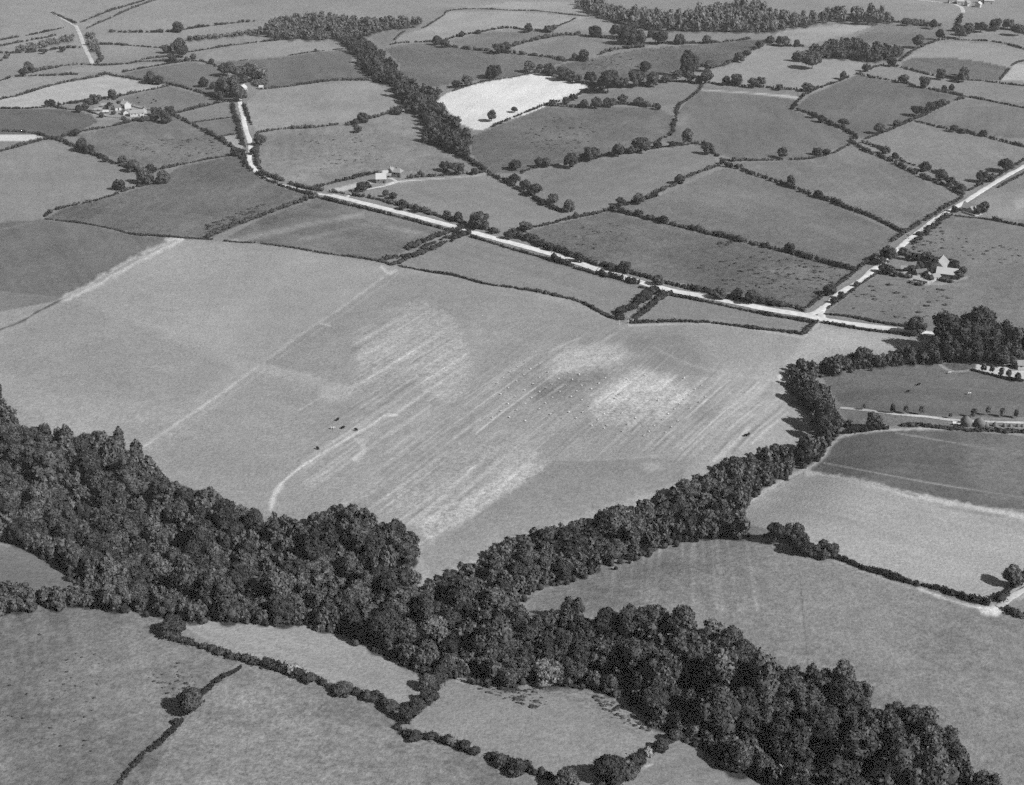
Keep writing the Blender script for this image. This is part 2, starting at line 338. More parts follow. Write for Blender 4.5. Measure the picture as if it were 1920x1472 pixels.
W_LOW = [(880,1150),(900,1100),(960,1085),(985,1110),(955,1135),(1000,1138),(1060,1128),(1090,1125),(1110,1150),(1150,1145),(1190,1130),(1230,1125),(1250,1150),(1290,1137),(1330,1155),(1360,1150),(1390,1195),(1440,1240),(1480,1250),(1530,1245),(1600,1255),(1622,1285),(1645,1312),(1700,1305),(1760,1340),(1790,1380),(1830,1420),(1870,1440),(1900,1490),(1960,1560),(1500,1560),(1470,1500),(1450,1468),(1430,1455),(1360,1442),(1325,1402),(1290,1386),(1270,1380),(1235,1362),(1205,1335),(1170,1305),(1100,1290),(1050,1285),(1000,1282),(930,1286),(880,1277)]
W_BELT = [(1462,707),(1490,740),(1520,760),(1508,785),(1525,812),(1490,825),(1478,835),(1445,828),(1400,848),(1380,855),(1345,865),(1340,880),(1310,885),(1290,905),(1260,915),(1200,930),(1170,950),(1135,955),(1110,970),(1060,980),(1000,990),(960,1008),(910,1025),(890,1055),
          (885,1110),(960,1115),(1000,1108),(1080,1085),(1180,1050),(1260,1020),(1340,1006),(1410,1006),(1412,985),(1385,952),(1412,930),(1445,905),(1500,877),(1545,852),(1552,828),(1572,812),(1586,790),(1575,762),(1560,738),(1537,705),(1500,690)]
W_BELT2 = [(1462,703),(1470,688),(1500,670),(1530,680),(1550,664),(1570,660),(1595,668),(1605,650),(1625,650),(1640,660),(1680,660),(1690,640),(1705,650),(1735,655),(1758,645),(1765,682),(1700,684),(1640,690),(1590,694),(1535,706),(1490,712)]
W_STREAM = [(600,74),(632,75),(655,92),(664,105),(662,120),(692,135),(694,150),(730,162),(748,175),(747,187),(755,198),(754,207),(787,217),(792,232),(785,257),(803,272),(855,285),(870,295),(884,290),(886,282),(880,258),(897,250),(880,240),(857,230),(852,220),(840,207),(827,197),(814,187),(832,172),(815,162),(790,160),(778,152),(750,138),(750,120),(730,108),(715,92),(692,82),(690,66),(640,66)]
W_HEAD = [(350,62),(380,66),(430,66),(470,60),(500,40),(530,28),(600,20),(650,28),(720,30),(790,28),(802,40),(770,50),(720,56),(690,66),(640,76),(600,74),(540,73),(480,67),(400,74),(352,77)]
W_LONG = [(1060,-2),(1075,7),(1100,22),(1120,28),(1185,46),(1225,55),(1250,57),(1335,58),(1410,61),(1445,60),(1470,55),(1500,50),(1550,43),(1600,43),(1670,43),(1682,38),(1662,16),(1600,12),(1560,15),(1500,22),(1460,18),(1440,12),(1425,2),(1390,-2),(1330,8),(1280,20),(1185,18),(1150,8),(1125,-6)]
SCRUBS = [[(350,64),(420,60),(485,50),(485,64),(410,72),(350,76)],[(30,82),(140,60),(142,74),(60,94),(20,98)],[(158,56),(178,60),(190,96),(168,98)],[(1690,32),(1720,33),(1768,42),(1768,50),(1690,45)],[(470,118),(500,120),(505,160),(470,165)]]
W_SMALL = [(1512,100),(1512,87),(1552,74),(1595,70),(1627,79),(1677,82),(1715,93),(1690,102),(1665,110),(1647,112),(1632,116),(1590,108),(1540,108)]
def sample_wood(poly, wmin, wmax, spacing, ntry, seed, hr=(.9, 1.45)):
    rng = np.random.default_rng(seed); P = np.asarray(poly, float); out = []
    lo, hi = P.min(0), P.max(0)
    u = lo[0]+rng.random(ntry)*(hi[0]-lo[0]); v = lo[1]+rng.random(ntry)*(hi[1]-lo[1])
    wd = wmin+(wmax-wmin)*rng.random(ntry)**1.6
    rp = .40*wd/mpp(v)
    ok = inpoly(u, v, P)
    for a, b in ((1, 0), (-1, 0), (0, .9), (0, -.9)): ok &= inpoly(u+a*rp, v+b*rp, P)
    hh = wd*(hr[0]+(hr[1]-hr[0])*rng.random(ntry)); dep = TH+np.arctan((v-736)/FPX)
    ok &= inpoly(u, v+.56*hh/mpp(v)*np.cos(dep)*.93-3, P)
    low = ~inpoly(u, v+62*(v+450)/1800, P)
    k = np.where(low, .62+.25*rng.random(ntry), 1.0); wd = wd*k; hh = hh*k
    u, v, wd, hh = u[ok], v[ok], wd[ok], hh[ok]
    x, y, z = at(u, v, .56*hh)
    X = np.zeros((0, 2)); W_ = np.zeros(0)
    for i in range(len(u)):
        if len(X):
            d = np.hypot(X[:, 0]-x[i], X[:, 1]-y[i])
            if (d < spacing*.5*(W_+wd[i])).any(): continue
        X = np.vstack([X, [x[i], y[i]]]); W_ = np.append(W_, wd[i]); out.append((x[i], y[i], z[i], wd[i], hh[i], u[i], v[i]))
    return out
near = []
for poly, nm, sd, a in [(W_LEFT, 'in the wood below the huge pale pasture', 1, (5.5, 12.5)), (W_LEFT2, 'in the little wood at the corner pasture', 2, (5, 8)), (W_LOW, 'in the lowest wood below the striped pasture', 3, (6, 14.5)), (W_BELT, 'in the curving belt between the pastures', 4, (5.5, 12.5)), (W_BELT2, 'in the tree belt leading to the big house', 5, (7, 12))]:
    near += [t+(nm,) for t in sample_wood(poly, a[0], a[1], .72, 16000, sd)]
near.sort(key=lambda t: -t[3]/mpp(t[6]))
print('near wood trees', len(near))
s1 = sample_wood(W_STREAM, 8, 13, .72, 6000, 11, (1.0, 1.25)); s2 = sample_wood(W_HEAD, 7, 15, 1.0, 6000, 12, (.8, 1.1))
s3 = sample_wood(W_LONG, 8, 16, 1.0, 6000, 13, (1.1, 1.5)); s4 = sample_wood(W_SMALL, 9, 14, .72, 4000, 14, (.9, 1.15))
s5 = sum([sample_wood(P, 5, 9, .9, 1500, 60+i, (.7, 1.0)) for i, P in enumerate(SCRUBS)], [])
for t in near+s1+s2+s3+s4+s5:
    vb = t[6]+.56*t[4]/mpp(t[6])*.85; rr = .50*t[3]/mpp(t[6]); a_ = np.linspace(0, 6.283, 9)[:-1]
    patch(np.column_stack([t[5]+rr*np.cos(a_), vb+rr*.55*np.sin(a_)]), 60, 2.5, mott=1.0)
patch([(0,-20),(300,-20),(480,40),(600,20),(1000,0),(1900,-20),(1900,10),(1760,45),(1440,5),(1100,5),(800,18),(480,70),(150,110),(0,120)], 10, 25, .9, add=True)  # soft pale band over the farthest land, haze painted into its tone
# ---- crop marks, worn ground and tracks of the big pasture
patch([(0,615),(335,450),(720,500),(480,700),(265,850),(100,800),(0,740)], 152, 3)
patch([(735,510),(850,520),(960,541),(1160,606),(1150,660),(1000,640),(870,600),(760,565),(690,600),(650,690),(560,700),(500,680)], 141, 5)
patch([(1150,625),(1300,625),(1400,640),(1330,700),(1250,710),(1180,680),(1130,660)], 132, 18)
patch([(1300,625),(1520,632),(1700,640),(1460,705),(1520,790),(1300,930),(1350,780),(1330,700)], 149, 25)
patch([(480,700),(600,740),(700,780),(620,860),(520,930),(420,900),(300,860)], 144, 12)
patch([(1030,862),(1300,860),(1280,900),(1000,1000),(810,1080),(790,1040),(900,960)], 134, 8)
patch([(140,560),(330,640),(440,690),(330,760),(120,740),(0,700),(0,640)], 145, 10)
patch([(1510,632),(1535,608),(1705,632),(1700,655),(1560,655),(1480,680)], 165, 10)
patch([(760,568),(790,562),(815,568),(845,592),(862,620),(880,665),(900,690),(860,720),(760,715),(700,740),(640,740),(655,720),(680,690),(670,655),(655,640),(680,620),(720,610),(735,590)], 162, 4, .75, mott=.9, wobble=12)
patch([(790,690),(860,690),(890,705),(880,740),(840,755),(800,740),(780,715)], 174, 6, .6, mott=1.0, wobble=14)
patch([(600,720),(650,722),(660,745),(620,755),(600,745)], 172, 8, .8)
patch([(430,670),(500,685),(600,710),(590,725),(500,700),(440,695)], 160, 6, .8)
patch([(1080,650),(1160,645),(1190,670),(1140,690),(1080,705),(1020,700),(1040,670)], 170, 12, .75, mott=1.2, wobble=14)
patch([(1110,740),(1180,700),(1260,705),(1300,740),(1240,790),(1180,800),(1110,780)], 178, 14, .8, mott=1.5, wobble=16)
patch([(1000,720),(1130,690),(1140,712),(1060,745),(1000,750)], 120, 14, .7, mott=1.0)
patch([(1270,775),(1300,775),(1310,790),(1290,810),(1265,800)], 160, 10, .6)
patch([(790,960),(880,930),(960,880),(1005,862),(1035,862),(1000,895),(930,940),(850,990),(810,1015),(770,985)], 172, 6, .75, mott=1.4, wobble=10)
patch([(660,820),(690,823),(685,840),(688,855),(670,868),(655,862),(672,850),(676,838)], 178, 4, .8)
patch([(710,930),(860,830),(960,830),(1000,860),(900,900),(800,960),(770,975)], 155, 10, .7, mott=.9)
def dirfield(p, q, lw, sp, seed):
    x, y, z = at([p[0], q[0]], [p[1], q[1]]); d = np.array([x[1]-x[0], y[1]-y[0]]); d /= np.hypot(*d)
    a = GX*d[0]+GY*d[1]; c = -GX*d[1]+GY*d[0]; c = c+3.5*(vnoise(a/90, c/150, seed)-.5)
    return vnoise(a/lw, c/sp, seed+1)
st1 = dirfield((850,824), (960,736), 90, 1.5, 21); st2 = dirfield((850,824), (960,736), 40, 3.4, 33)
def streak(P, amp, feather, f=None):
    sl_ = bbox(P, feather+4); m = inpoly(U[sl_], Vv[sl_], P); Q = np.vstack([P, P[:1]]); d = pdist(U[sl_], Vv[sl_], Q)
    m = np.clip(.5+np.where(m, d, -d)/(2*feather), 0, 1)
    s = st1[sl_] if f is None else f[sl_]
    s = np.sign(s-.5)*np.abs(2*(s-.5))**1.2
    TONE[sl_] += amp*m*(s*.7+(st2[sl_]-.5)*.8)
streak([(660,620),(790,560),(870,620),(1160,610),(1300,660),(1450,690),(1500,760),(1300,870),(1100,860),(800,800),(650,760)], 9, 25)
streak([(560,800),(800,740),(960,830),(1030,862),(800,1000),(640,940),(560,880)], 9, 25)
def lines(poly, n, seed, amp, wd_=.55, L0=25, L1=90, bend=0):
    sl_ = bbox(poly, 4); x, y = GX[sl_], GY[sl_]; xx, yy, zz = at([850, 960], [824, 736]); d = np.array([xx[1]-xx[0], yy[1]-yy[0]]); d /= np.hypot(*d)
    a = x*d[0]+y*d[1]; c = -x*d[1]+y*d[0]; c = c+3.0*np.sin(a/70.)+1.5*np.sin(a/31.+1); m = inpoly(U[sl_], Vv[sl_], poly); r = np.random.default_rng(seed)
    aa, cc = a[m], c[m]; acc = np.zeros(a.shape)
    for k in range(n):
        q = r.integers(len(aa)); c0 = cc[q]; L = L0+(L1-L0)*r.random(); w_ = wd_*(.7+.8*r.random()); g = amp*(.4+.8*r.random())*(1 if r.random() < .72 else -.8)
        acc += g*np.exp(-((c-c0)/w_)**2)*np.clip((L/2-np.abs(a-aa[q]))/8, 0, 1)*(.6+.8*vnoise(a/6, c*0, k))
    TONE[sl_] += acc*m
lines([(660,620),(720,600),(790,562),(860,620),(880,680),(800,800),(650,760)], 60, 1, 15)
lines([(880,700),(1100,640),(1230,640),(1400,700),(1500,740),(1300,840),(1000,860),(860,800)], 130, 2, 13, .45)
lines([(560,800),(720,740),(900,780),(1030,862),(800,1000),(640,960),(560,900)], 60, 3, 13, .8)
lines([(1250,700),(1480,720),(1480,800),(1330,870),(1200,860)], 60, 4, 14)
for p in [[(270,838),(330,795),(400,748),(480,690),(560,630),(650,570),(735,508)]]:
    stroke(p[:4], 4.5, 184, .7, 1.6, 3); stroke(p[3:], 4, 174, .65, 1.8, 4); stroke([(a+9, b+8) for a, b in p], 3, 168, .5, 1.5, 3)
stroke([(510,950),(513,930),(530,905),(565,875),(610,847),(655,820),(700,795),(720,780),(745,778)], 4, 206, .85, 2.0, 1.5)
stroke([(508,955),(516,925),(527,910)], 11, 200, .7, 3, 3)
stroke([(620,852),(680,818),(730,790),(760,775),(745,768),(700,775),(670,788),(640,810)], 4, 172, .5, 2.5, 2)
stroke([(118,561),(180,530),(250,490),(300,465),(335,449)], 13, 200, .75, 3, 8)
stroke([(118,561),(180,530),(250,490),(300,465),(335,449)], 3, 150, .8, 1.5, 4)
stroke([(118,561),(70,585),(40,603),(0,618),(-30,630)], 2.5, 70, .8, 1.5, 2)
stroke([(715,500),(728,512),(742,508)], 4, 205, .8, 2, 1)
stroke([(310,448),(345,449)], 3, 205, .8, 1.5, 1)
stroke([(0,430),(30,425),(60,418)], 2, 165, .6, 1.5, 1)
stroke([(250,600),(290,612),(340,627)], 2, 168, .7, 1.5, 1); stroke([(600,606),(620,611)], 3, 180, .8, 1)
stroke([(700,690),(750,690),(800,692),(855,700),(890,702)], 4, 172, .6, 2, 2)
stroke([(480,682),(560,700),(600,712),(660,728)], 5, 170, .5, 3, 2)
stroke([(1030,660),(1060,645),(1085,634)], 3, 178, .7, 1.5, 1); stroke([(1180,610),(1150,628),(1110,650),(1080,672)], 4, 172, .6, 2, 3)
stroke([(1228,652),(1260,668),(1290,682),(1340,695),(1400,706),(1460,712)], 5, 168, .5, 3, 2)
stroke([(1060,863),(1130,862),(1200,858),(1240,855)], 3, 165, .6, 2, 2)
stroke([(1462,705),(1485,727),(1515,755)], 9, 195, .8, 3, 3)
stroke([(1180,611),(1280,607),(1350,608),(1440,622),(1505,633)], 3, 188, .7, 1.2)
stroke([(1507,633),(1535,607)], 4, 180, .7, 1.5)
patch([(1200,868),(1240,866),(1245,880),(1215,885)], 165, 5, .6)
stroke([(810,1005),(780,1025),(775,1030)], 3, 190, .7, 1.5)
for a, b in [((560,770),(640,722)),((740,930),(830,868)),((850,824),(900,785)),((900,790),(960,745)),((1100,800),(1150,765)),((1170,803),(1235,755)),((1180,735),(1205,715)),((720,875),(770,845)),((980,770),(1060,720)),((700,1000),(900,860)),((735,1005),(860,905))]:
    stroke([a, b], 2, 186, .6, 1.4, 1)
# ---- other fields' own marks
for k in range(4): stroke([(0+k*20,196-k*7),(150,172-k*5),(290,158-k*1.2)], 1.5, 150, .5, 1.2)
stroke([(430,455),(560,425),(680,402)], 9, 154, .85, 4, 3); stroke([(560,450),(650,430),(690,420)], 6, 146, .8, 3, 3)
stroke([(690,412),(740,428),(800,440),(830,452)], 6, 146, .7, 3, 3)
patch([(480,400),(590,378),(640,385),(560,410),(490,425)], 100, 10, .7, mott=1.2)
patch([(620,425),(720,420),(760,445),(680,460)], 108, 12, .6, mott=1.2)
patch([(1270,325),(1400,350),(1520,400),(1400,410),(1240,370)], 140, 30, .5)
patch([(1600,360),(1650,370),(1620,385),(1580,375)], 142, 10, .5)
patch([(1500,480),(1600,508),(1540,550),(1450,530),(1380,500)], 116, 20, .5, mott=1.4)
stroke([(1317,168),(1400,173),(1497,183)], 5, 196, .8, 1.5); patch([(1318,161),(1500,171),(1497,180),(1318,167)], 124, 1)
patch([(1265,215),(1290,215),(1285,232),(1268,235)], 145, 8, .6)
stroke([(742,342),(790,337),(850,333),(910,327)], 2.5, 190, .8, 1.2)
stroke([(1585,813),(1610,806),(1665,806),(1750,804),(1830,808),(1930,816)], 4, 190, .8, 2, 2)
stroke([(1390,955),(1420,930),(1460,906),(1500,885),(1530,868),(1550,850),(1556,836),(1580,818),(1610,810),(1665,803)], 8, 190, .75, 3, 3)
stroke([(1515,886),(1600,900),(1700,925),(1800,946),(1870,958),(1930,972)], 10, 200, .8, 3, 6)
stroke([(1530,893),(1620,905),(1720,930)], 3, 120, .6, 2, 2); stroke([(1760,950),(1840,962),(1880,968)], 4, 125, .5, 2, 2)
stroke([(1545,868),(1640,886),(1760,908),(1930,935)], 1.8, 168, .9, 1.2); stroke([(1680,812),(1800,832),(1930,856)], 1.8, 165, .8, 1.2)
patch([(1800,815),(1930,818),(1930,950),(1840,930),(1810,870)], 128, 30, .7)
stroke([(1530,900),(1510,930),(1500,965)], 1.5, 178, .6, 1.2)
for v0 in range(5): stroke([(1450,925+v0*24),(1650,960+v0*25),(1930,1005+v0*26)], 3, 150, .35, 3, 2)
for u0, u1, w_ in [(1160,1145,7),(1225,1212,9),(1300,1300,9),(1335,1345,5),(1190,1180,4),(1240,1225,6),(1280,1280,2.5),(1318,1322,2.5),(1345,1355,8),(1365,1385,5),(1400,1420,4),(1210,1200,3)]:
    stroke([(u0, 1015),(u1, 1125+(u1-1200)*.1)], w_+.8, 164, .75, 1.6, 2)
patch([(1000,1120),(1100,1085),(1400,1010),(1440,1060),(1400,1140),(1330,1140),(1100,1125)], 132, 20, .6, mott=1.2)
stroke([(1502,1110),(1508,1170),(1515,1245)], 1.6, 92, .8, 1.2); patch([(1480,1150),(1505,1150),(1512,1245),(1470,1245)], 138, 8, .5)
stroke([(1565,1052),(1640,1080),(1710,1103),(1730,1112)], 3, 165, .7, 1.5, 2)
stroke([(1722,1104),(1790,1128),(1850,1142),(1880,1140)], 5, 205, .85, 2, 2)
patch([(1835,1140),(1865,1135),(1885,1143),(1870,1156),(1840,1152)], 215, 4, .9)
stroke([(1775,1190),(1790,1230),(1800,1270)], 2, 142, .5, 1.5)
patch([(990,1290),(1050,1288),(1100,1292),(1180,1330),(1245,1380),(1230,1390),(1130,1350),(1060,1310)], 128, 5, .6, mott=1.6)
stroke([(1040,1296),(1110,1310),(1170,1345),(1235,1385)], 3, 172, .5, 2, 3)
stroke([(640,1198),(700,1215),(760,1246)], 3, 185, .6, 1.5, 1)
stroke([(1210,1437),(1222,1433)], 4, 200, .8, 2)
patch([(860,1268),(880,1275),(870,1282),(850,1275)], 185, 3, .8)
patch([(613,357),(665,344),(703,337),(705,343),(665,352),(640,360)], 188, 1.2, .95)
patch([(1700,512),(1722,512),(1735,520),(1750,530),(1730,532),(1705,524)], 190, 2, .9)
stroke([(1735,533),(1760,532),(1790,527),(1812,520)], 4, 178, .8, 2, 2); stroke([(1760,533),(1800,534),(1820,532)], 3, 165, .6, 2, 1)
patch([(190,192),(270,200),(280,222),(230,228),(180,222),(168,210)], 150, 3, .8, mott=1.2)
patch([(1825,410),(1860,405),(1835,400),(1805,400)], 130, 2)
patch([(1900,375),(1920,370),(1935,385),(1905,392)], 180, 5, .7)
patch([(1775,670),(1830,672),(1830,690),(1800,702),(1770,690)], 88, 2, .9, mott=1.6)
stroke([(1762,683),(1775,692),(1795,697),(1820,694)], 3, 185, .8, 1.2)
patch([(0,1290),(120,1300),(200,1400),(120,1450),(0,1440)], 112, 40, .5, mott=1.4)
patch([(450,1290),(620,1330),(700,1400),(560,1400),(430,1340)], 134, 40, .5, mott=1.4)
stroke([(300,1210),(330,1222),(360,1214)], 2, 150, .5, 2)
for p in [[(0,1240),(120,1262),(230,1250),(320,1222)],[(60,1472),(130,1400),(220,1350),(300,1330)],[(480,1260),(560,1330),(700,1380),(820,1400)],[(1100,1460),(1000,1380),(880,1340),(800,1330)],[(1850,1150),(1700,1200),(1560,1230)],[(1880,1150),(1860,1260),(1790,1340)]]:
    stroke(p, 2, 142, .45, 1.5, 2)
# grass verges beside the roads
VERGE = [([(640,376),(760,404),(905,445),(1075,497),(1205,536),(1380,570),(1520,594)], 15), ([(1536,590),(1582,545),(1640,504),(1740,422),(1830,365),(1950,296)], 15), ([(1557,603),(1677,619),(1760,631)], 14)]
for p, w_ in VERGE: stroke(p, w_, 122, .8, 3)
nz = .42*vnoise(GX/40, GY/40, 51)+.18*vnoise(GX/13, GY/10, 52)+.40*vnoise(GX/3.0, GY/2.6, 53)-.5
TONE += np.clip(.22+MOT, 0, 1.3)*nz*42
for k in range(1, len(FIELDS)+1):
    m = RID == k
    if not m.any() or FIELDS[k-1][0] == 'big_pasture': continue
    x, y = GX[m], GY[m]; cv = np.cov(x, y); ev, vec = np.linalg.eigh(cv); d = vec[:, 1]; r_ = np.random.default_rng(k)
    a_, c_ = x*d[0]+y*d[1], -x*d[1]+y*d[0]; f_ = 1.0+y.mean()/420; am = 5+7*r_.random()
    TONE[m] += am*(vnoise(a_/34, c_/(1.0*f_), k)-.5)+am*.8*(vnoise(a_/60, c_/(4.2*f_), k+90)-.5)
md = np.array([f[0] in ('pasture_field', 'rough_field', 'crop_field') for f in FIELDS]); md = np.concatenate([[False], md])
TONE = np.where(md[RID] & (Vv < 800) & (Vv > 60), TONE*.945, TONE)
TONE = np.clip(TONE, 30, 245)
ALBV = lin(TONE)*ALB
def build_land():
    nr, nc = U.shape
    idx = np.arange(nr*nc).reshape(nr, nc)
    q = np.stack([idx[1:, :-1], idx[1:, 1:], idx[:-1, 1:], idx[:-1, :-1]], -1).reshape(-1, 4)
    rid = RID[:-1, :-1].ravel()
    P = np.stack([GX.ravel(), GY.ravel(), GZ.ravel()], 1); A = ALBV.ravel(); Mo = MOT.ravel()
    for k in range(len(FIELDS)+1):
        qq = q[rid == k]
        if not len(qq): continue
        used, inv = np.unique(qq, return_inverse=True)
        nm, lb = ('ground', 'grass land with the far fields fading into haze') if k == 0 else FIELDS[k-1]
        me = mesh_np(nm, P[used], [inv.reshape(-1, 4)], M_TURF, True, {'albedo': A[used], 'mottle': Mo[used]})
        prop(link(nm, me), lb, kind='structure')
build_land()

# ------------------------------------------------------------------ roads
def ribbon(name, P, width, mat, label, lift=.12, wend=None, ends=None):
    Q = sm(P); x, y, z = at(Q[:, 0], Q[:, 1]); P2 = np.stack([x, y], 1)
    s = np.concatenate([[0], np.cumsum(np.hypot(*np.diff(P2, axis=0).T))]); n = max(int(s[-1]/2.5), 3)
    t = np.linspace(0, s[-1], n); C = np.stack([np.interp(t, s, P2[:, 0]), np.interp(t, s, P2[:, 1])], 1)
    T = np.gradient(C, axis=0); T /= np.linalg.norm(T, axis=1)[:, None]; N = np.stack([-T[:, 1], T[:, 0]], 1)
    ww = width*(1+.10*(vnoise(t/9, t*0, 3)-.5)) if wend is None else np.interp(t, [0, s[-1]], [width, wend])
    V = []
    for k, (f, dz) in enumerate([(-.5, 0), (-.45, .05), (-.2, .1), (.2, .1), (.45, .05), (.5, 0)]):
        c = C+N*(f*ww)[:, None]+N*((vnoise(t/3, t*0+k, 8)-.5)*.5)[:, None]*(abs(f) == .5)
        V.append(np.column_stack([c, H(c[:, 0], c[:, 1])+lift+dz]))
    V = np.stack(V, 1); i = np.arange(n*6).reshape(n, 6)
    q = np.stack([i[:-1, :-1], i[1:, :-1], i[1:, 1:], i[:-1, 1:]], -1).reshape(-1, 4)
    o = link(name, mesh_np(name, V.reshape(-1, 3), [q[:, ::-1]], mat, True)); prop(o, label, kind='structure')
    return o
ROADN = [(449,186),(450,196),(455,215),(458,232),(463,250),(468,264),(470,282),(467,298),(474,314),(490,330),(515,343),(540,350),(587,362),(630,368)]
ROADM = [(620,366),(650,373),(700,386),(760,401),(850,425),(905,441),(960,456),(1042,479),(1115,504),(1160,517),(1210,532),(1260,545),(1320,556),(1380,568),(1440,580),(1502,590),(1540,598),(1557,602),(1615,610),(1677,618),(1752,627),(1850,640),(1960,652)]
ROADD = [(1541,596),(1540,583),(1548,573),(1560,563),(1582,545),(1612,528),(1640,504),(1654,494),(1680,470),(1710,445),(1740,422),(1775,398),(1802,383),(1830,365),(1875,337),(1920,312),(1990,274)]
ribbon('road', ROADM, 6.4, M_ROAD, 'straight white main road running across between dark hedges', .14)
ribbon('road', ROADN, 3.9, M_ROAD, 'narrow white winding road going up past the cottages')
ribbon('road', ROADD, 4.1, M_ROAD, 'straight white road passing the farmhouse and the white cottage', .10)
ribbon('road', [(1512,590),(1525,588),(1537,582),(1545,575)], 4.2, M_ROAD, 'curved white corner of the road junction', .18)
ribbon('road', [(142,48),(150,65),(157,85),(162,96),(170,112),(175,123)], 4.0, M_LANE, 'far white lane dropping down between hazy hedges')
ribbon('road', [(97,24),(120,37),(142,50)], 2.5, M_LANE, 'far end of the hazy lane')
ribbon('road', [(1700,-2),(1750,3),(1785,7),(1802,14),(1806,24)], 5.0, M_LANE, 'far lane leading through the white hamlet')
ribbon('cart_track', [(650,370),(662,362),(694,354),(720,349),(742,342),(736,336),(728,334)], 2.6, M_LANE, 'pale farm track curling round the white roofed barn')
ribbon('cart_track', [(1575,765),(1620,769),(1665,775),(1740,782),(1790,788),(1860,791),(1990,795)], 2.3, M_LANE, 'straight cart track running past the hay ricks')
ribbon('cart_track', [(1872,1139),(1893,1122),(1920,1106),(1980,1072)], 2.8, M_LANE, 'pale cart track leaving the corner of the stubble field')
ribbon('cart_track', [(742,341),(767,339),(790,338)], 3.0, M_LANE, 'short pale yard track beside the barn')

# ------------------------------------------------------------------ foliage
def ico(sub):
    import bmesh
    bm = bmesh.new(); bmesh.ops.create_icosphere(bm, subdivisions=sub, radius=1)
    V = np.array([v.co[:] for v in bm.verts]); F = np.array([[v.index for v in f.verts] for f in bm.faces]); bm.free()
    return V, F
I0, I1 = ico(1), ico(2)
def clumps(C, Rr, base, jit, nleaf, ls, rng, core=.93):
    """lumps (irregular solids) with leaf sprays on their skins; returns V, tris, quads"""
    BV, BF = base; n = len(C); nb = len(BV)
    J = 1+jit*(rng.random((n, nb, 1))-.5)*2
    a = rng.random(n)*6.283; ca, sa = np.cos(a), np.sin(a)
    B = np.empty((n, nb, 3)); B[..., 0] = ca[:, None]*BV[:, 0]-sa[:, None]*BV[:, 1]; B[..., 1] = sa[:, None]*BV[:, 0]+ca[:, None]*BV[:, 1]; B[..., 2] = BV[:, 2]
    V1 = C[:, None]+B*Rr[:, None]*J*core
    F1 = BF[None]+(np.arange(n)*nb)[:, None, None]
    d = rng.normal(size=(n, nleaf, 3)); d[..., 2] = d[..., 2]*.9+.25; d /= np.linalg.norm(d, axis=-1, keepdims=True)
    p = C[:, None]+d*Rr[:, None]*(.86+.36*rng.random((n, nleaf, 1))**1.5)
    nn = d+rng.normal(size=d.shape)*.55; nn /= np.linalg.norm(nn, axis=-1, keepdims=True)
    t = np.cross(nn, rng.normal(size=d.shape)); t /= np.linalg.norm(t, axis=-1, keepdims=True); b = np.cross(nn, t)
    s = ls[:, None, None]*(.6+.8*rng.random((n, nleaf, 1)))
    q = np.stack([p-t*s-b*s*.7, p+t*s-b*s*.5+nn*s*.2, p+t*s*.8+b*s*.8, p-t*s*.7+b*s*.7-nn*s*.25], -2).reshape(-1, 3)
    o = n*nb; F2 = o+np.arange(n*nleaf*4).reshape(-1, 4)
    return np.vstack([V1.reshape(-1, 3), q]), F1.reshape(-1, 3), F2
def crown_arrays(seed, kind, lobes, nleaf, base, ls=.055):
    rng = np.random.default_rng(seed); C = []; Rr = []
    # unit crown: width 1, height 1 (z 0..1)
    for k in range(lobes):
        if kind == 'round': z = rng.random()**.8; rad = .33*math.sqrt(max(0, 1-(2*z-.9)**2*.8)); lr = .11+.09*rng.random()
        elif kind == 'tall': z = rng.random(); rad = .26*(1-.55*z)+.06; lr = .13+.08*rng.random()
        elif kind == 'broad': z = .25+.7*rng.random(); rad = .40*math.sqrt(max(.05, 1-(1.6*z-.9)**2)); lr = .13+.08*rng.random()
        else: z = rng.random(); rad = .36*(1-.3*z); lr = .12+.10*rng.random()
        a = k*2.39996+rng.random()*1.4; rr = rad*(.45+.85*rng.random()**1.3)
        C.append((math.cos(a)*rr, math.sin(a)*rr, .14+z*.70)); Rr.append((lr, lr, lr*(.85+.4*rng.random())))
    C.append((0, 0, .45)); Rr.append((.26, .26, .34))
    if kind == 'tall': C.append((0, 0, .84)); Rr.append((.12, .12, .16))
    C = np.array(C); Rr = np.array(Rr)
    an = .8+.45*rng.random(2); C[:, :2] = C[:, :2]*an+rng.normal(size=2)*.05*C[:, 2:3]; C += rng.normal(size=C.shape)*.025; Rr *= .75+.5*rng.random((len(C), 1))
    V, F1, F2 = clumps(C, Rr, base, .26, nleaf, np.full(len(C), ls), rng, .84)
    # drop sprays hidden inside the crown
    nb = len(C)*len(base[0]); cen = V[nb:].reshape(-1, 4, 3).mean(1)
    own = np.repeat(np.arange(len(C)), nleaf); keep = np.ones(len(cen), bool)
    for i in range(len(C)):
        ins = (((cen-C[i])/(Rr[i]*.88))**2).sum(1) < 1
        keep &= ~(ins & (own != i))
    cap = V[nb:].reshape(-1, 4, 3)[keep].reshape(-1, 3)
    V = np.vstack([V[:nb], cap]); F2 = nb+np.arange(len(cap)).reshape(-1, 4)
    V[:, 2] = np.maximum(V[:, 2], .01)
    return V, F1, F2
PROTO = {}
KINDS = ['round', 'broad', 'round', 'broad', 'tall', 'round', 'broad', 'bushy', 'round', 'bushy', 'tall', 'broad', 'round', 'bushy', 'broad', 'tall']
for i, kd in enumerate(KINDS):
    V, F1, F2 = crown_arrays(100+i, kd, 38, 120, I1, .034)
    PROTO[i] = mesh_np('crown', V, [F1, F2], M_LEAF)
PROTOP = {}
for i in (0, 3, 7):
    m2 = PROTO[i].copy(); m2.materials.clear(); m2.materials.append(M_LEAFP); PROTOP[i] = m2
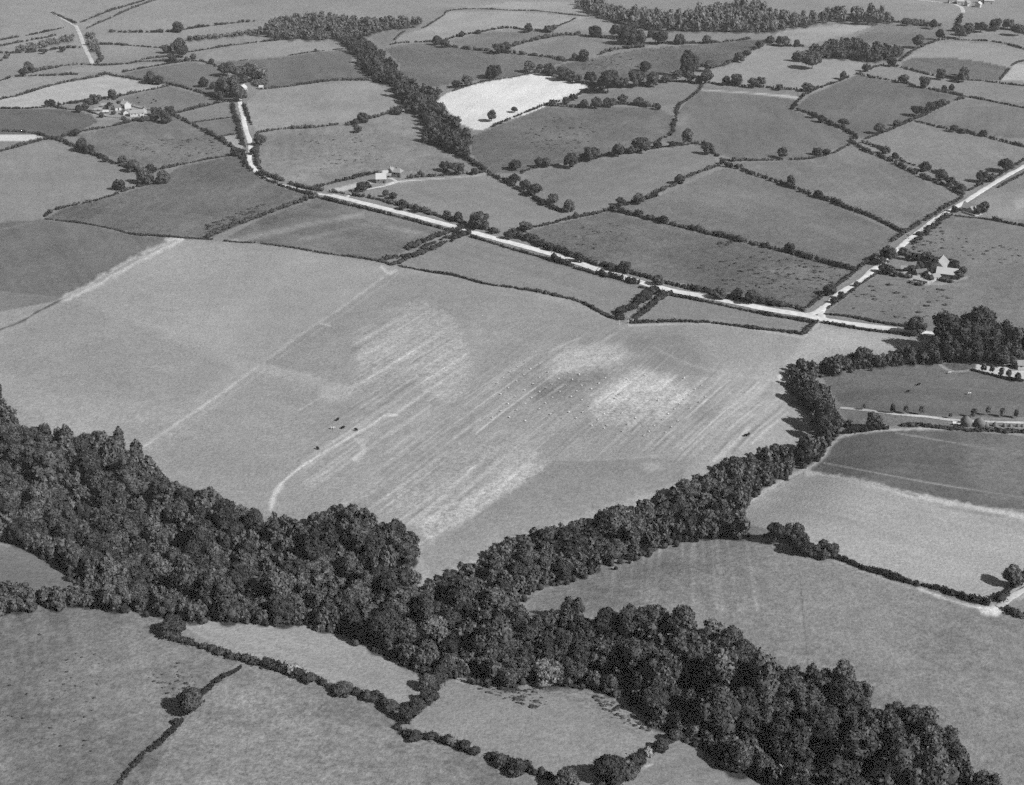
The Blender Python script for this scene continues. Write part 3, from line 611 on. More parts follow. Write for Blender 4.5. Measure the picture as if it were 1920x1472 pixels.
m2 = PROTO[7].copy(); m2.materials.clear(); m2.materials.append(M_BLOSSOM); PROTOB = m2
def limb(V, F, p, q, r0, r1, n=7):
    p, q = Vector(p), Vector(q); d = (q-p).normalized(); a = d.orthogonal().normalized(); b = d.cross(a); o = len(V)
    for c, r in ((p, r0), ((p+q)/2+a*r0*.3, (r0+r1)/2), (q, r1)):
        for k in range(n):
            t = k*2*math.pi/n; V.append(tuple(c+a*math.cos(t)*r+b*math.sin(t)*r))
    for s in range(2):
        for k in range(n):
            F.append((o+s*n+k, o+s*n+(k+1) % n, o+(s+1)*n+(k+1) % n, o+(s+1)*n+k))
def trunk_mesh(seed):
    rr = random.Random(seed); V, F = [], []
    limb(V, F, (0, 0, -.04), (.01, .0, .42), .034, .02)
    for k in range(5):
        a = k*1.257+rr.random(); z = .2+.05*k
        limb(V, F, (0, 0, z), (math.cos(a)*.26, math.sin(a)*.26, z+.3), .016, .006, 5)
    return mesh_np('trunk', V, [np.array(F)], M_BARK, True)
TRUNKS = [trunk_mesh(i) for i in range(3)]
NT = [0]
def tree(name, u, v, wpx, ratio, label, group, cat='tree', pale=False, blossom=False, kind=None, wm=None, lowcrown=.12):
    """u, v: middle of the crown in the print"""
    wd = wm if wm else wpx*mpp(v); h = wd*ratio
    x, y, z = at(u, v, .56*h); x, y, z = float(x), float(y), float(z)
    return tree_xyz(name, x, y, z, wd, h, label, group, cat, pale, blossom, kind, lowcrown)
def tree_xyz(name, x, y, z, wd, h, label, group, cat='tree', pale=False, blossom=False, kind=None, lowcrown=.12):
    NT[0] += 1; i = kind if kind is not None else random.choice([0, 1, 2, 3, 5, 6, 7, 8, 9, 11, 12, 13, 14] if h/wd < 1.3 else [4, 10, 15, 0, 5, 8, 12])
    r = empty(name, (x, y, z), random.random()*6.283, (wd*(.88+.24*random.random()), wd*(.88+.24*random.random()), h)); r.empty_display_size = .1
    me = PROTOB if blossom else (PROTOP[random.choice([0, 3, 7])] if pale else PROTO[i])
    c = link('crown', me, r); c.location = (0, 0, lowcrown); c.scale = (1, 1, 1-lowcrown)
    t = link('trunk', random.choice(TRUNKS), r); t.scale = (.9, .9, 1)
    prop(r, label, cat, group)
    return r

# ------------------------------------------------------------------ landmarks for descriptions
WLM = [(510,950,'the lower end of the curved pale track'),(270,845,'the end of the long worn track'),(785,1005,'the wood corner jutting into the huge pasture'),(830,1180,'the place where the woods meet'),(60,1065,'the dark corner pasture'),(600,1205,'the pale wedge of pasture'),(1050,1285,'the bowl shaped pasture'),(1310,1395,'the hook of the lowest wood'),(1310,1010,'the top of the striped pasture'),(1650,1290,'the rounded edge of the striped pasture'),(1560,1455,'the bottom edge of the view'),(1565,780,'the narrow neck of the belt'),(1395,960,'the tip of the stubble field'),(1340,880,'the bulge of the belt'),(1180,945,'the straight middle of the belt'),(130,800,'the ragged upper wood edge'),(0,950,'the side edge of the view'),(325,1165,'the bush at the tip of the pale wedge'),(360,920,'the stepped wood edge'),(880,1040,'the notch of huge pasture'),(1080,1130,'the low point of the striped pasture'),(1540,700,'the pasture corner under the belt'),(1700,660,'the thin part of the tree belt'),(1850,630,'the tall trees by the big house'),(500,1080,'the heart of the wood'),(1800,1400,'the far corner of the lowest wood'),(1500,1330,'the heart of the lowest wood'),(1180,1140,'the upper rim of the lowest wood'),(200,960,'the darkest part of the wood')]
LM = [(960,190,'the white stubble field'),(235,205,'the cluster of farm buildings'),(715,338,'the white roofed barn'),(1765,510,'the farmhouse'),(1813,392,'the white cottage'),
      (1537,592,'the road junction'),(1290,255,'the tall lone tree'),(450,175,'the lane cottages'),(1180,605,'the white gate'),(465,265,'the bend of the white lane'),
      (1822,790,'the hay ricks'),(800,460,'the scrub strip'),(640,372,'the farm track turning'),(1600,95,'the small far wood'),(1510,110,'the pair of parkland trees'),
      (1330,35,'the long far wood'),(720,130,'the upper wooded stream'),(860,265,'the foot of the wooded stream'),(1605,262,'the top of the hedged lane'),(1805,365,'the foot of the hedged lane'),
      (1810,182,'the dark square pasture'),(165,90,'the far hazy lane'),(85,408,'the point of the dark rough pasture'),(265,330,'the big round hedge tree'),(1145,392,'the three hedge meeting point'),
      (1065,398,'the end of the dark double hedge'),(1355,310,'the hedge fork'),(1410,558,'the bushy roadside hedge'),(1120,165,'the corner of the white stubble'),(1200,90,'the lens shaped pasture'),
      (1800,660,'the tall trees by the house'),(1905,670,'the big house'),(1480,1000,'the clipped hedge trees'),(1860,1140,'the pale gateway'),(355,1318,'the big round bush'),
      (800,1300,'the wood junction'),(1180,1435,'the lowest hedge corner'),(610,1280,'the gap in the bushy hedge'),(905,12,'the pale far slope'),(1815,12,'the white hamlet'),
      (50,125,'the far hedge copse'),(330,90,'the hazy copse'),(1060,60,'the thick far hedges'),(1700,300,'the double hedges'),(935,437,'the roadside tree group'),(1290,140,'the row of parkland oaks'),(1100,295,'the middle hedge of oaks'),
      (335,449,'the ragged pale strip'),(40,270,'the white stubble corner'),(480,415,'the dark thick hedge'),(1620,440,'the long double bank hedge')]
USED = {}
def near_lm(u, v, n=3, L=None):
    return sorted(L or LM, key=lambda l: ((l[0]-u)*(v+500)/900)**2+((l[1]-v)*2.2)**2)[:n]
def rel(u, v, l):
    du, dv = u-l[0], v-l[1]
    if math.hypot(du, dv) < 14: return 'right at'
    if dv < -max(8, abs(du)*.35): return 'behind'
    if dv > max(8, abs(du)*.35): return 'in front of'
    return 'beside'
def describe(u, v, kinds, L=None):
    a, b, c = near_lm(u, v, 3, L)
    opts = []
    for kd in kinds:
        opts += [f'{kd} {rel(u, v, a)} {a[2]}', f'{kd} {rel(u, v, a)} {a[2]} towards {b[2]}', f'{kd} {rel(u, v, a)} {a[2]} towards {c[2]}', f'{kd} {rel(u, v, b)} {b[2]} towards {c[2]}', f'{kd} {rel(u, v, c)} {c[2]} towards {b[2]}', f'{kd} {rel(u, v, b)} {b[2]}', f'{kd} {rel(u, v, c)} {c[2]}']
    for s in opts:
        if s not in USED and 4 <= len(s.split()) <= 16: USED[s] = 1; return s
    return opts[0]

# ------------------------------------------------------------------ hedges
NH = [0]
def hedge(P, h=2.0, wd=2.4, gap=.06, lab=None, lumpy=.35, name='hedge', cat='hedge', kd=None):
    NH[0] += 1; rng = np.random.default_rng(500+NH[0])
    h *= .9; wd *= .82
    Q = sm(P); x, y, z = at(Q[:, 0], Q[:, 1], 0); S = np.stack([x, y], 1)
    s = np.concatenate([[0], np.cumsum(np.hypot(*np.diff(S, axis=0).T))]); vmid = float(np.mean(Q[:, 1]))
    near = vmid > 560
    step = .42*wd if vmid > 350 else .6*wd
    n = max(int(s[-1]/step), 2); t = (np.arange(n)+rng.random(n)*.6)*s[-1]/n
    hh = h*(.55+.9*vnoise(t/11, t*0, NH[0])**1.2+lumpy*(rng.random(n)**2-.3)*1.3)
    keep = (rng.random(n) > gap) & ((gap < .035) | (vnoise(t/13, t*0+5, NH[0]+7) > gap*1.4))
    t, hh = t[keep], hh[keep]; n = len(t)
    cx = np.interp(t, s, S[:, 0])+rng.normal(size=n)*.21*wd; cy_ = np.interp(t, s, S[:, 1])+rng.normal(size=n)*.21*wd
    ww = wd*(.26+.5*rng.random(n)**1.4)*(.5+.5*hh/h)*(1.12 if near else 1)
    C = np.column_stack([cx, cy_, H(cx, cy_)+hh*.46]); Rr = np.column_stack([ww*1.15, ww*1.15, hh*.56])
    V, F1, F2 = clumps(C, Rr, I1 if near else I0, .32, 44 if near else 16, np.minimum(.30, .10+.08*hh), rng, .78)
    o = link(name, mesh_np(name, V, [F1, F2], M_HEDGE))
    m = len(P)//2; u, v = P[m]
    adj = ('tall bushy' if h >= 2.9 else 'low thin' if h < 1.6 else 'thick dark' if wd >= 3 else 'trimmed dark')
    ln = 'long' if s[-1] > 160 else 'short' if s[-1] < 60 else 'curving' if abs(np.cross(S[-1]-S[0], S[len(S)//2]-S[0]))/s[-1] > 4 else 'straight'
    prop(o, lab or describe(u, v, kd or [f'{ln} {adj} hedge', f'{adj} field hedge', f'{ln} boundary hedge']), cat, 'hedges between the fields')
    return o
def hs(defs):
    for d in defs:
        hedge(d[0], *d[1:])
hs([
 ([(-30,160),(0,152),(32,144),(100,142),(140,140),(180,141),(200,137)],2.2,3), ([(230,136),(275,127),(317,120),(345,116)],2.2,2.6), ([(-30,196),(0,187),(37,179),(67,170),(100,160),(150,150),(185,144),(200,138)],2.4,3),
 ([(200,139),(212,142),(240,147),(265,151),(290,154),(325,160),(362,170),(395,180),(420,190),(438,192)],2.3,3), ([(320,161),(287,168),(250,175),(225,181),(212,188)],3,3.5), ([(-30,204),(0,204),(50,204),(95,201),(125,205),(160,208),(180,214)],1.8,2.6),
 ([(97,200),(125,196),(150,192),(175,187),(205,187)],2.8,4), ([(-30,244),(0,246),(30,247),(62,250),(85,256),(110,262)],2.2,3), ([(-30,291),(0,285),(25,278),(50,271),(82,263),(110,261)],2.4,3),
 ([(110,262),(130,272),(160,284),(190,296),(215,307),(232,313),(254,318)],3.0,4), ([(117,257),(140,250),(170,244),(212,237),(250,228),(285,222),(318,217)],2.4,3), ([(325,214),(362,205),(390,198),(420,192)],2.8,3.6),
 ([(322,215),(337,222),(360,234),(385,247),(410,261),(435,277),(447,290),(462,310),(474,322)],3.0,3.6), ([(290,320),(337,310),(390,299),(442,291)],1.8,2.4), ([(255,320),(272,330),(290,344)],3.4,5), ([(290,344),(250,353),(212,366),(175,377),(120,390),(105,395)],2.6,3.4,.15),
 ([(95,399),(85,407)],2.2,3), ([(362,230),(400,225),(437,220)],1.3,1.6), ([(412,256),(447,251)],1.4,2), ([(436,196),(440,215),(446,236),(452,252),(454,270),(455,285),(462,308)],3.0,3.8), ([(457,196),(463,215),(470,235)],2.2,2.8), ([(482,252),(482,275),(482,300),(488,318),(500,328),(530,340),(560,350),(590,357),(625,361),(648,364)],2.6,3.2),
 ([(477,323),(500,337),(530,350),(560,359),(590,369),(612,374)],2.2,2.8), ([(160,121),(190,123),(240,120),(265,116),(312,115),(345,115),(375,115)],2,2.6), ([(40,140),(75,133),(100,128),(125,123),(155,121)],3,4), ([(-30,101),(20,100),(50,99),(82,96),(117,91),(150,90)],3,4),
 ([(-20,90),(30,81),(75,73),(112,65)],2.5,5,.1), ([(-20,79),(62,65),(120,52)],2,3), ([(97,24),(120,34),(142,44)],2,3), ([(150,43),(200,23),(250,8),(275,0)],2,3), ([(162,54),(212,32),(250,15),(292,0)],2.2,3), ([(176,84),(215,84),(245,86),(300,90),(325,95)],2.5,4), ([(180,96),(190,110),(180,121)],3,4),
 ([(207,60),(250,61),(312,60),(350,55),(425,45),(480,40)],3,5), ([(335,101),(375,95),(425,87),(480,80),(517,76),(545,74)],2.4,3), ([(265,112),(325,105)],2.5,3), ([(375,115),(395,120),(415,128),(440,138)],2.6,3.5), ([(-20,125),(0,115),(20,103)],2.6,4),
 ([(410,118),(480,111),(530,106),(592,97),(650,92)],1.0,1.4,.2), ([(488,168),(530,164),(580,157),(620,152),(640,151),(665,151),(692,151)],2.2,2.6), ([(482,250),(525,243),(580,240),(637,234)],2.4,3,.1), ([(647,234),(665,233),(680,225),(705,220),(730,212),(745,205),(767,202)],3.2,4), ([(664,235),(672,245)],3,4),
 ([(590,353),(620,345),(655,337),(692,328),(715,325)],2.6,2.8), ([(762,335),(787,332),(830,330),(880,326),(915,322)],2.4,3), ([(862,292),(885,305),(905,317),(917,325),(935,337),(960,348),(990,366),(1010,378),(1035,390),(1065,400)],3.2,4.2), ([(720,90),(737,83),(767,80),(815,79)],2.8,3.5), ([(815,80),(842,87),(880,93),(917,97),(960,101),(997,104),(1035,109),(1062,116)],4,5.5,.02),
 ([(835,75),(865,67),(900,61),(930,55),(960,53),(985,57),(1020,60),(1035,60)],2.6,3.5), ([(740,75),(750,65),(767,56),(795,52),(812,42),(830,30),(845,20),(900,17),(960,20),(1010,21),(1060,27),(1100,31),(1135,37),(1172,46),(1220,56)],1.6,2.2), ([(690,65),(720,57),(755,54),(780,51)],3,5), ([(850,171),(900,155),(960,145),(1010,135)],1.6,2),
 ([(1040,52),(1065,42),(1080,34)],1.6,2.5), ([(960,88),(985,80),(1020,72),(1060,66),(1082,67)],4.5,6,.02), ([(1082,66),(1115,70),(1160,75),(1197,82),(1212,88)],2.6,3.5), ([(1065,115),(1100,107),(1122,103)],3,4,.1), ([(1122,103),(1147,95),(1175,91),(1210,88)],4.5,6,.02), ([(1217,82),(1260,82),(1310,82),(1360,79),(1408,73)],2.6,3.5), ([(1250,58),(1285,57),(1335,59),(1405,61)],1.8,2.5),
 ([(1440,75),(1425,88),(1405,98),(1385,110),(1365,120),(1342,127),(1327,126),(1305,125)],3.2,4), ([(960,145),(985,140),(1012,136)],1.8,2.4), ([(1015,136),(1047,147),(1080,155),(1107,160),(1120,164)],3,3.6), ([(1112,171),(1147,165),(1180,164),(1210,157),(1247,154),(1285,154),(1322,156),(1360,159),(1397,162),(1440,165),(1470,168),(1520,170)],2.6,3.4),
 ([(925,238),(960,222),(997,207),(1022,198),(1060,188),(1082,180),(1100,168)],2.4,3), ([(1035,199),(1080,201),(1135,198),(1172,196),(1210,199),(1237,202)],2.4,3), ([(1317,160),(1305,175),(1285,190),(1272,200),(1267,220),(1263,237),(1260,250),(1240,262),(1220,270)],2.2,3), ([(975,325),(997,317),(1025,311),(1055,309),(1110,299),(1140,291),(1172,289),(1210,282),(1255,275),(1295,272)],2.2,3), ([(1297,270),(1320,272),(1337,287),(1350,295)],3.2,4),
 ([(1352,297),(1360,300),(1385,302),(1440,301),(1510,299),(1545,292),(1575,282),(1597,267)],1.8,2.4), ([(1357,312),(1385,317),(1410,327),(1440,337),(1495,356),(1527,368)],3.2,4,.02), ([(1222,365),(1260,350),(1275,338),(1295,330),(1322,320),(1350,311)],2.4,3), ([(1527,368),(1552,376),(1590,391),(1622,403),(1652,415),(1677,428),(1697,438)],3.2,4,.02),
 ([(1440,85),(1470,87),(1510,88)],2.6,4), ([(1605,140),(1580,150),(1552,160),(1525,170),(1505,182),(1492,195),(1485,205)],2.6,3), ([(1485,205),(1510,211),(1535,222),(1560,235),(1580,242),(1600,255),(1606,262)],2.8,3.2), ([(1607,139),(1630,145),(1665,150),(1690,155),(1727,164),(1765,172),(1807,181)],2.6,3), ([(1807,181),(1852,189),(1890,197),(1935,206)],1.8,2.2),
 ([(1612,136),(1635,128),(1660,122)],2.4,3), ([(1665,122),(1690,127),(1727,137),(1765,145),(1802,150)],3,4,.02), ([(1802,150),(1840,152),(1877,157),(1935,163)],2,2.6), ([(1687,115),(1702,103),(1727,88),(1760,76)],2.2,3.2), ([(1760,75),(1790,75),(1840,77),(1877,81),(1935,97)],2,2.4), ([(1670,42),(1725,45),(1765,49)],3,4), ([(1875,150),(1890,132),(1902,120),(1925,113)],1.6,2.2),
 ([(1790,60),(1797,42),(1803,28)],3,6), ([(1810,60),(1840,55),(1877,54),(1935,66)],3,6), ([(1807,184),(1785,192),(1760,202),(1732,217),(1712,225)],2.6,3), ([(1710,226),(1690,235),(1655,250),(1620,262)],2.6,3), ([(1715,227),(1752,237),(1790,245),(1840,255),(1877,265),(1935,279)],2.2,2.8),
 ([(1615,267),(1645,277),(1677,295),(1702,307),(1730,315),(1765,330),(1790,345),(1810,360)],2.8,3.4), ([(1595,265),(1627,285),(1665,300),(1702,320),(1740,337),(1777,352),(1806,367)],3,3.6), ([(1815,358),(1850,342),(1880,325),(1935,291)],2.2,3), ([(1843,368),(1870,353),(1935,317)],1.6,2.2),
 ([(595,369),(555,382),(517,395),(470,413),(440,423),(410,435),(390,447)],3.2,4,.03), ([(85,411),(120,415),(162,420),(212,430),(250,440),(295,443),(350,447),(400,450),(435,454),(480,456)],1.2,1.5,.1), ([(488,457),(542,464),(605,475),(667,483),(717,492),(733,498)],1.2,1.6,.12), ([(747,499),(805,510),(855,518),(905,532),(960,540)],1.3,1.6,.05), ([(960,540),(1010,548),(1065,560),(1092,568),(1115,580),(1140,593),(1160,604),(1178,609)],1.7,2,.08),
 ([(718,491),(740,482),(760,471),(800,452),(850,433),(873,426)],2.8,4.5), ([(738,497),(762,487),(785,478),(830,459),(880,438)],2.8,4.5), ([(728,493),(770,476),(820,453),(868,434)],1.4,3.5,.3),
 ([(608,374),(648,384),(680,391),(720,401),(762,411),(805,423),(845,434),(870,441)],2.0,2.2,.12), ([(882,444),(915,454),(960,468),(1010,482),(1040,491)],1.7,2.0,.04), ([(1040,490),(1060,495),(1075,500)],3.8,4.2,.02), ([(1075,503),(1120,515)],1.5,2), ([(1120,515),(1150,521),(1175,528),(1200,535)],3.6,4.2,.02), ([(1200,539),(1225,545),(1260,554),(1335,569),(1440,591),(1490,599),(1530,606)],1.4,1.8,.03), ([(1540,605),(1615,618),(1705,629)],1.4,1.6,.03),
 ([(660,367),(685,370),(725,379),(755,387),(792,397),(830,408),(870,420),(905,429),(937,439)],3.0,3.6,.02), ([(955,440),(985,450),(1010,460),(1047,472),(1085,485),(1122,497),(1160,508)],3.4,4,.02), ([(1160,508),(1197,517),(1235,527),(1285,540),(1335,550)],2.8,3.4,.02), ([(1335,551),(1385,561),(1440,570),(1472,574),(1505,581),(1512,584)],3.0,3.8,.02),
 ([(960,438),(980,430),(1027,422),(1060,412),(1110,403),(1145,393)],2.6,3), ([(1145,390),(1180,383),(1210,375),(1235,367)],2.8,3.2), ([(1145,394),(1185,404),(1235,415),(1285,428),(1335,440),(1385,452),(1440,465)],3,3.6,.02), ([(1440,465),(1477,474),(1527,488),(1565,498),(1607,508)],3.2,3.8,.02),
 ([(1160,598),(1172,588),(1185,578),(1205,563),(1225,549)],3.6,5,.01), ([(1187,601),(1210,585),(1230,566),(1255,549)],3.0,3.8,.01), ([(1185,606),(1235,604),(1310,604),(1360,609),(1410,616),(1440,619),(1472,622),(1505,628)],1.6,2,.03), ([(1507,627),(1520,613),(1533,603)],2.2,2.6),
 ([(1515,578),(1545,553),(1580,528),(1615,500),(1645,479)],1.6,2), ([(1670,454),(1695,438),(1730,416),(1770,391),(1805,370)],2.2,3,.15), ([(1552,578),(1580,559),(1615,532),(1647,512)],1.4,1.8,.2), ([(1692,472),(1720,450),(1752,424),(1782,402)],2.4,4.5,.15), ([(1542,589),(1590,594),(1652,606),(1705,613)],1.2,1.6,.15),
 ([(1790,405),(1815,408),(1838,410),(1862,414)],.9,1.4), ([(1862,413),(1890,419),(1935,427)],2.4,2.8), ([(1685,474),(1700,479),(1718,484),(1752,489)],3.4,4), ([(1655,509),(1685,518),(1710,522)],2.6,3), ([(1706,529),(1722,534),(1737,534)],1.6,4,.01), ([(1762,524),(1785,531)],2,4,.01),
 ([(1582,812),(1615,809),(1640,806),(1665,803)],1.6,2), ([(1690,799),(1727,799),(1765,803),(1815,807),(1865,809),(1935,812)],1.5,2.2,.03), ([(1822,694),(1840,699),(1862,705),(1885,710),(1915,715)],1.2,1.5,.1), ([(1840,674),(1860,676),(1885,677)],2,2.6),
 ([(1565,1044),(1615,1064),(1665,1080),(1715,1095),(1760,1105),(1790,1116),(1840,1131),(1858,1135)],2.0,2.4,.0,None,.08), ([(1867,1130),(1885,1112),(1900,1100),(1935,1078)],2.2,2.8), ([(1876,1141),(1902,1151),(1945,1166)],2,2.4),
 ([(318,1197),(350,1205),(390,1217),(420,1228),(447,1236),(480,1244)],2.0,2.4), ([(480,1244),(517,1253),(542,1262),(580,1272),(610,1284)],2.2,2.6), ([(620,1290),(655,1298),(700,1311)],1.6,2.4), ([(700,1311),(722,1322),(745,1333)],2.4,2.8), ([(752,1350),(746,1362),(748,1372)],2,2.4), ([(755,1374),(792,1383),(822,1388)],1.6,2), ([(832,1391),(858,1402),(895,1414)],1.8,2.2), ([(917,1418),(960,1437),(985,1444),(1022,1455),(1075,1470)],2.4,2.8),
 ([(452,1250),(440,1260),(420,1270),(404,1282),(382,1300),(368,1318)],1.1,1.2,.2), ([(342,1352),(325,1370),(300,1394),(275,1410)],1.0,1.1,.25), ([(272,1412),(250,1436),(235,1454),(218,1478)],1.2,1.4,.15),
 ([(820,1296),(800,1312),(783,1326),(768,1338)],2.8,3.6,.01), ([(842,1258),(820,1270),(800,1288)],3,4,.01), ([(1275,1379),(1247,1392),(1222,1409),(1197,1429),(1172,1449),(1147,1468),(1120,1490)],2.8,3.8,.01),
])

# ------------------------------------------------------------------ trees in the hedges and fields
HT = [(52,125,22),(42,135,16),(82,96,11),(117,92,11),(280,144,27),(297,149,18),(210,175,18),(180,185,19),(168,190,15),(93,192,13),(382,153,20),(400,160,13),(430,160,40),(447,174,28),(412,178,18),(362,105,12),(350,110,9),(396,114,12),(323,109,13),(335,84,26),(342,95,24),(312,91,17),(333,50,18),(153,272,22),(166,279,19),(143,248,16),(230,299,18),(250,309,24),(198,297,14),(222,346,20),(268,329,30),(306,331,22),(282,316,18),(292,208,16),(318,208,20),(290,218,16),(310,218,22),(160,198,14),(148,203,14),(226,194,13),(205,197,13),(246,209,9),(213,211,9),(190,215,10),(232,221,8),(268,222,11),(487,262,20),(474,283,14),(440,283,18),(425,128,26),(445,135,26),(465,130,24),(478,142,22),(455,150,20),
 (680,219,21),(667,228,12),(672,242,14),(745,207,18),(837,312,18),(860,315,22),(888,321,14),(787,325,11),(927,133,27),(877,151,19),(857,157,15),(922,216,19),(965,205,11),(592,94,7),(935,90,22),(950,88,20),(865,63,12),(897,59,9),(820,75,20),(835,80,18),(675,350,20),(687,346,14),(722,362,13),(737,366,15),
 (990,52,16),(1027,54,14),(1038,52,14),(1117,57,22),(1085,61,8),(1160,57,26),(1180,64,32),(1200,68,24),(1220,62,14),(1238,69,24),(1275,73,18),(1325,73,18),(993,124,24),(1012,126,12),(1030,130,22),(1060,138,26),(1080,147,16),(1107,144,22),(1110,160,18),(1140,152,38),(1168,153,22),(1195,147,32),(1225,147,26),(1250,148,16),(1210,123,20),(1270,138,18),(1292,143,22),(1325,143,26),(1361,151,16),(1382,148,24),(1412,155,18),(1425,152,18),(1310,148,14),(1095,194,16),(1118,192,20),(1145,192,18),(1168,184,18),(1197,189,18),(1210,195,12),(1233,199,14),(1035,192,12),(1062,188,14),(1075,182,12),(967,308,22),(1010,304,18),(1025,303,18),(1070,299,28),(1110,288,24),(1095,292,14),(1160,281,24),(1203,271,28),(1185,280,16),(1233,270,12),(1260,270,12),(1327,278,24),(1355,302,10),(1376,298,9),(965,334,20),(1003,355,26),(985,345,20),(1037,373,24),(1067,385,22),(1275,335,20),(1385,106,18),(1400,100,16),(1425,82,14),(1095,103,22),(1077,106,14),(1330,123,20),
 (1497,105,20),(1524,111,30),(1445,74,14),(1468,76,22),(1494,80,12),(1581,141,14),(1462,163,12),(1515,163,18),(1626,127,14),(1583,229,16),(1540,222,16),(1525,215,12),(1467,286,22),(1533,283,16),(1550,285,16),(1722,77,24),(1762,64,18),(1800,60,20),(1797,50,16),(1672,115,18),(1695,147,18),(1735,153,20),(1770,164,12),(1785,163,12),(1808,133,18),(1808,143,20),(1765,138,20),(1720,207,20),(1745,200,20),(1755,196,14),(1768,192,14),(1647,240,22),(1682,230,12),(1789,240,14),(1806,245,11),(1844,249,12),(1660,281,14),(1678,291,12),(1735,311,20),(1765,327,24),(1780,340,16),(1804,352,16),(1840,330,20),(1860,332,16),(1888,309,24),(1483,339,20),(1535,363,16),(1815,53,22),(1840,50,20),(1865,46,22),(1890,45,20),(1910,55,20),(1750,45,16),(1700,40,14),
 (757,385,16),(780,390,14),(840,402,14),(858,406,20),(897,411,34),(925,431,14),(955,441,18),(975,440,16),(985,424,20),(990,443,16),(1003,446,14),(1015,455,16),(1032,462,16),(1085,482,18),(1145,500,16),(1173,499,21),(1163,377,16),(1198,372,20),(1245,411,18),(1198,399,12),(1235,524,20),(1350,548,24),(1410,556,30),(1382,550,22),(1080,403,14),(1480,464,18),(1557,541,24),(1668,476,30),(1650,487,20),(1657,501,18),(1690,473,12),(1702,478,18),(1718,481,16),(1735,480,18),(1748,487,18),(1713,504,16),(1724,497,17),(1745,510,15),(1790,495,18),(1805,506,19),(1780,491,14),(1668,505,18),(1680,514,10),(1798,514,20),
 (1605,532,10),(1577,553,14),(1565,563,12),(1845,388,22),(1833,396,14),(1791,392,13),(1718,608,36),
 (1452,997,36),(1490,998,36),(1502,1020,32),(1543,1020,21),(1562,1029,27),(1548,1040,20),(1523,1030,22)]
for (u, v, wpx) in HT:
    tall = .84+.24*random.random()
    sz = wpx*mpp(v)
    kds = [('large' if sz > 9 else 'small' if sz < 5.2 else 'medium')+' dark round tree', 'hedgerow tree', ('spreading' if wpx > 20 else 'slender')+' leafy tree', 'dark leafy tree']
    tree('hedgerow_tree', u, v, wpx*.98, tall, describe(u, v, kds), 'trees standing in the hedges and fields', lowcrown=.09 if wpx > 14 else .04)
tree('hedgerow_tree', 1290, 254, 21, 1.5, 'tall lone tree with a long shadow beside the wide smooth pasture', None, kind=8, lowcrown=.12)
tree('hedgerow_tree', 1288, 117, 26, 1.75, 'tall dark twin headed tree above the row of parkland oaks', None, kind=10)
tree('hedgerow_tree', 1302, 119, 24, 1.5, 'tall dark tree touching the twin headed tree', None, kind=4)
tree('hedgerow_tree', 1901, 1082, 32, 1.15, 'pale thin crowned lone tree casting a shadow on the stubble field', None, pale=True, lowcrown=.25)
for u, v, wp in [(1792,626,62),(1770,652,42),(1832,612,66),(1874,628,50),(1902,640,46),(1862,652,44),(1822,650,46),(1930,640,54),(1752,660,34),(1890,662,36),(1968,640,60),(1848,636,50)]:
    tree('woodland_tree', u, v, wp, 1.12, describe(u, v, ['huge dark parkland tree', 'tall old tree'], WLM), 'broadleaf trees of the woods', lowcrown=.08)
tree('bush', 1643, 788, 28, .95, 'round dark bush alone beside the cart track with its shadow', None, 'bush', kind=7, lowcrown=.02)
BUSH = [(355,1314,54,.95,'big round dark bush standing on the sparse hedge'),(332,1352,16,.8,'little round bush below the big round bush'),(327,1172,58,.62,'broad dark bush at the tip of the pale wedge'),(642,1289,38,.6,'low wide bush past the gap in the bushy hedge'),(690,1303,26,.7,'small round bush beside the low wide bush'),(580,1269,24,.8,'dark round bush before the gap in the bushy hedge'),
 (733,1322,28,.8,'ragged bush where the bushy hedge turns'),(762,1338,34,.9,'spreading thorn at the hedge crossing'),(783,1320,32,.8,'dense thorn bush in the short thick hedge'),(802,1306,32,.8,'round thorn bush below the wood junction'),(800,1278,34,.9,'dark bush at the mouth of the pale wedge'),(822,1262,34,.95,'rounded bush hanging off the wood corner'),(846,1250,32,1,'smooth egg shaped bush against the wood'),
 (776,1378,26,.7,'low bush under the spreading thorn'),(872,1396,24,.8,'dark bush beside the blossoming bush'),(890,1406,20,.7,'small bush ending the blossom clump'),(938,1424,30,.75,'dark bush after the hedge gap'),(970,1438,34,.75,'wide bush on the lowest hedge'),(1062,1462,52,.8,'large bush cut by the bottom edge of the view'),(1142,1440,62,.95,'largest bush with a long shadow on the bowl pasture'),(1175,1442,40,.8,'bush leaning on the largest bush'),(1240,1396,30,.8,'bush in the hedge near the lowest wood'),(1264,1380,32,.9,'bush where the lowest hedge meets the wood'),(1192,1426,32,.8,'bush in the middle of the lowest hedge')]
for u, v, wp, rt, lb in BUSH:
    tree('bush', u, v, wp, rt, lb, None, 'bush', kind=0 if wp > 50 else random.choice([2, 5, 8]), lowcrown=.01)
for u, v, wp, lb in [(548,1256,24,'pale flowering bush on the bushy hedge'),(848,1388,20,'white blossoming bush in the lowest bushy hedge'),(1216,1411,18,'pale flowering bush in the lowest hedge'),(931,1413,12,'tiny pale flowering bush at the hedge gap'),(806,1294,12,'tiny white flowering bush below the egg shaped bush'),(972,1424,12,'small pale blossom bush on the wide lowest bush')]:
    tree('bush', u, v, wp, .8, lb, None, 'bush', blossom=True, lowcrown=.01)
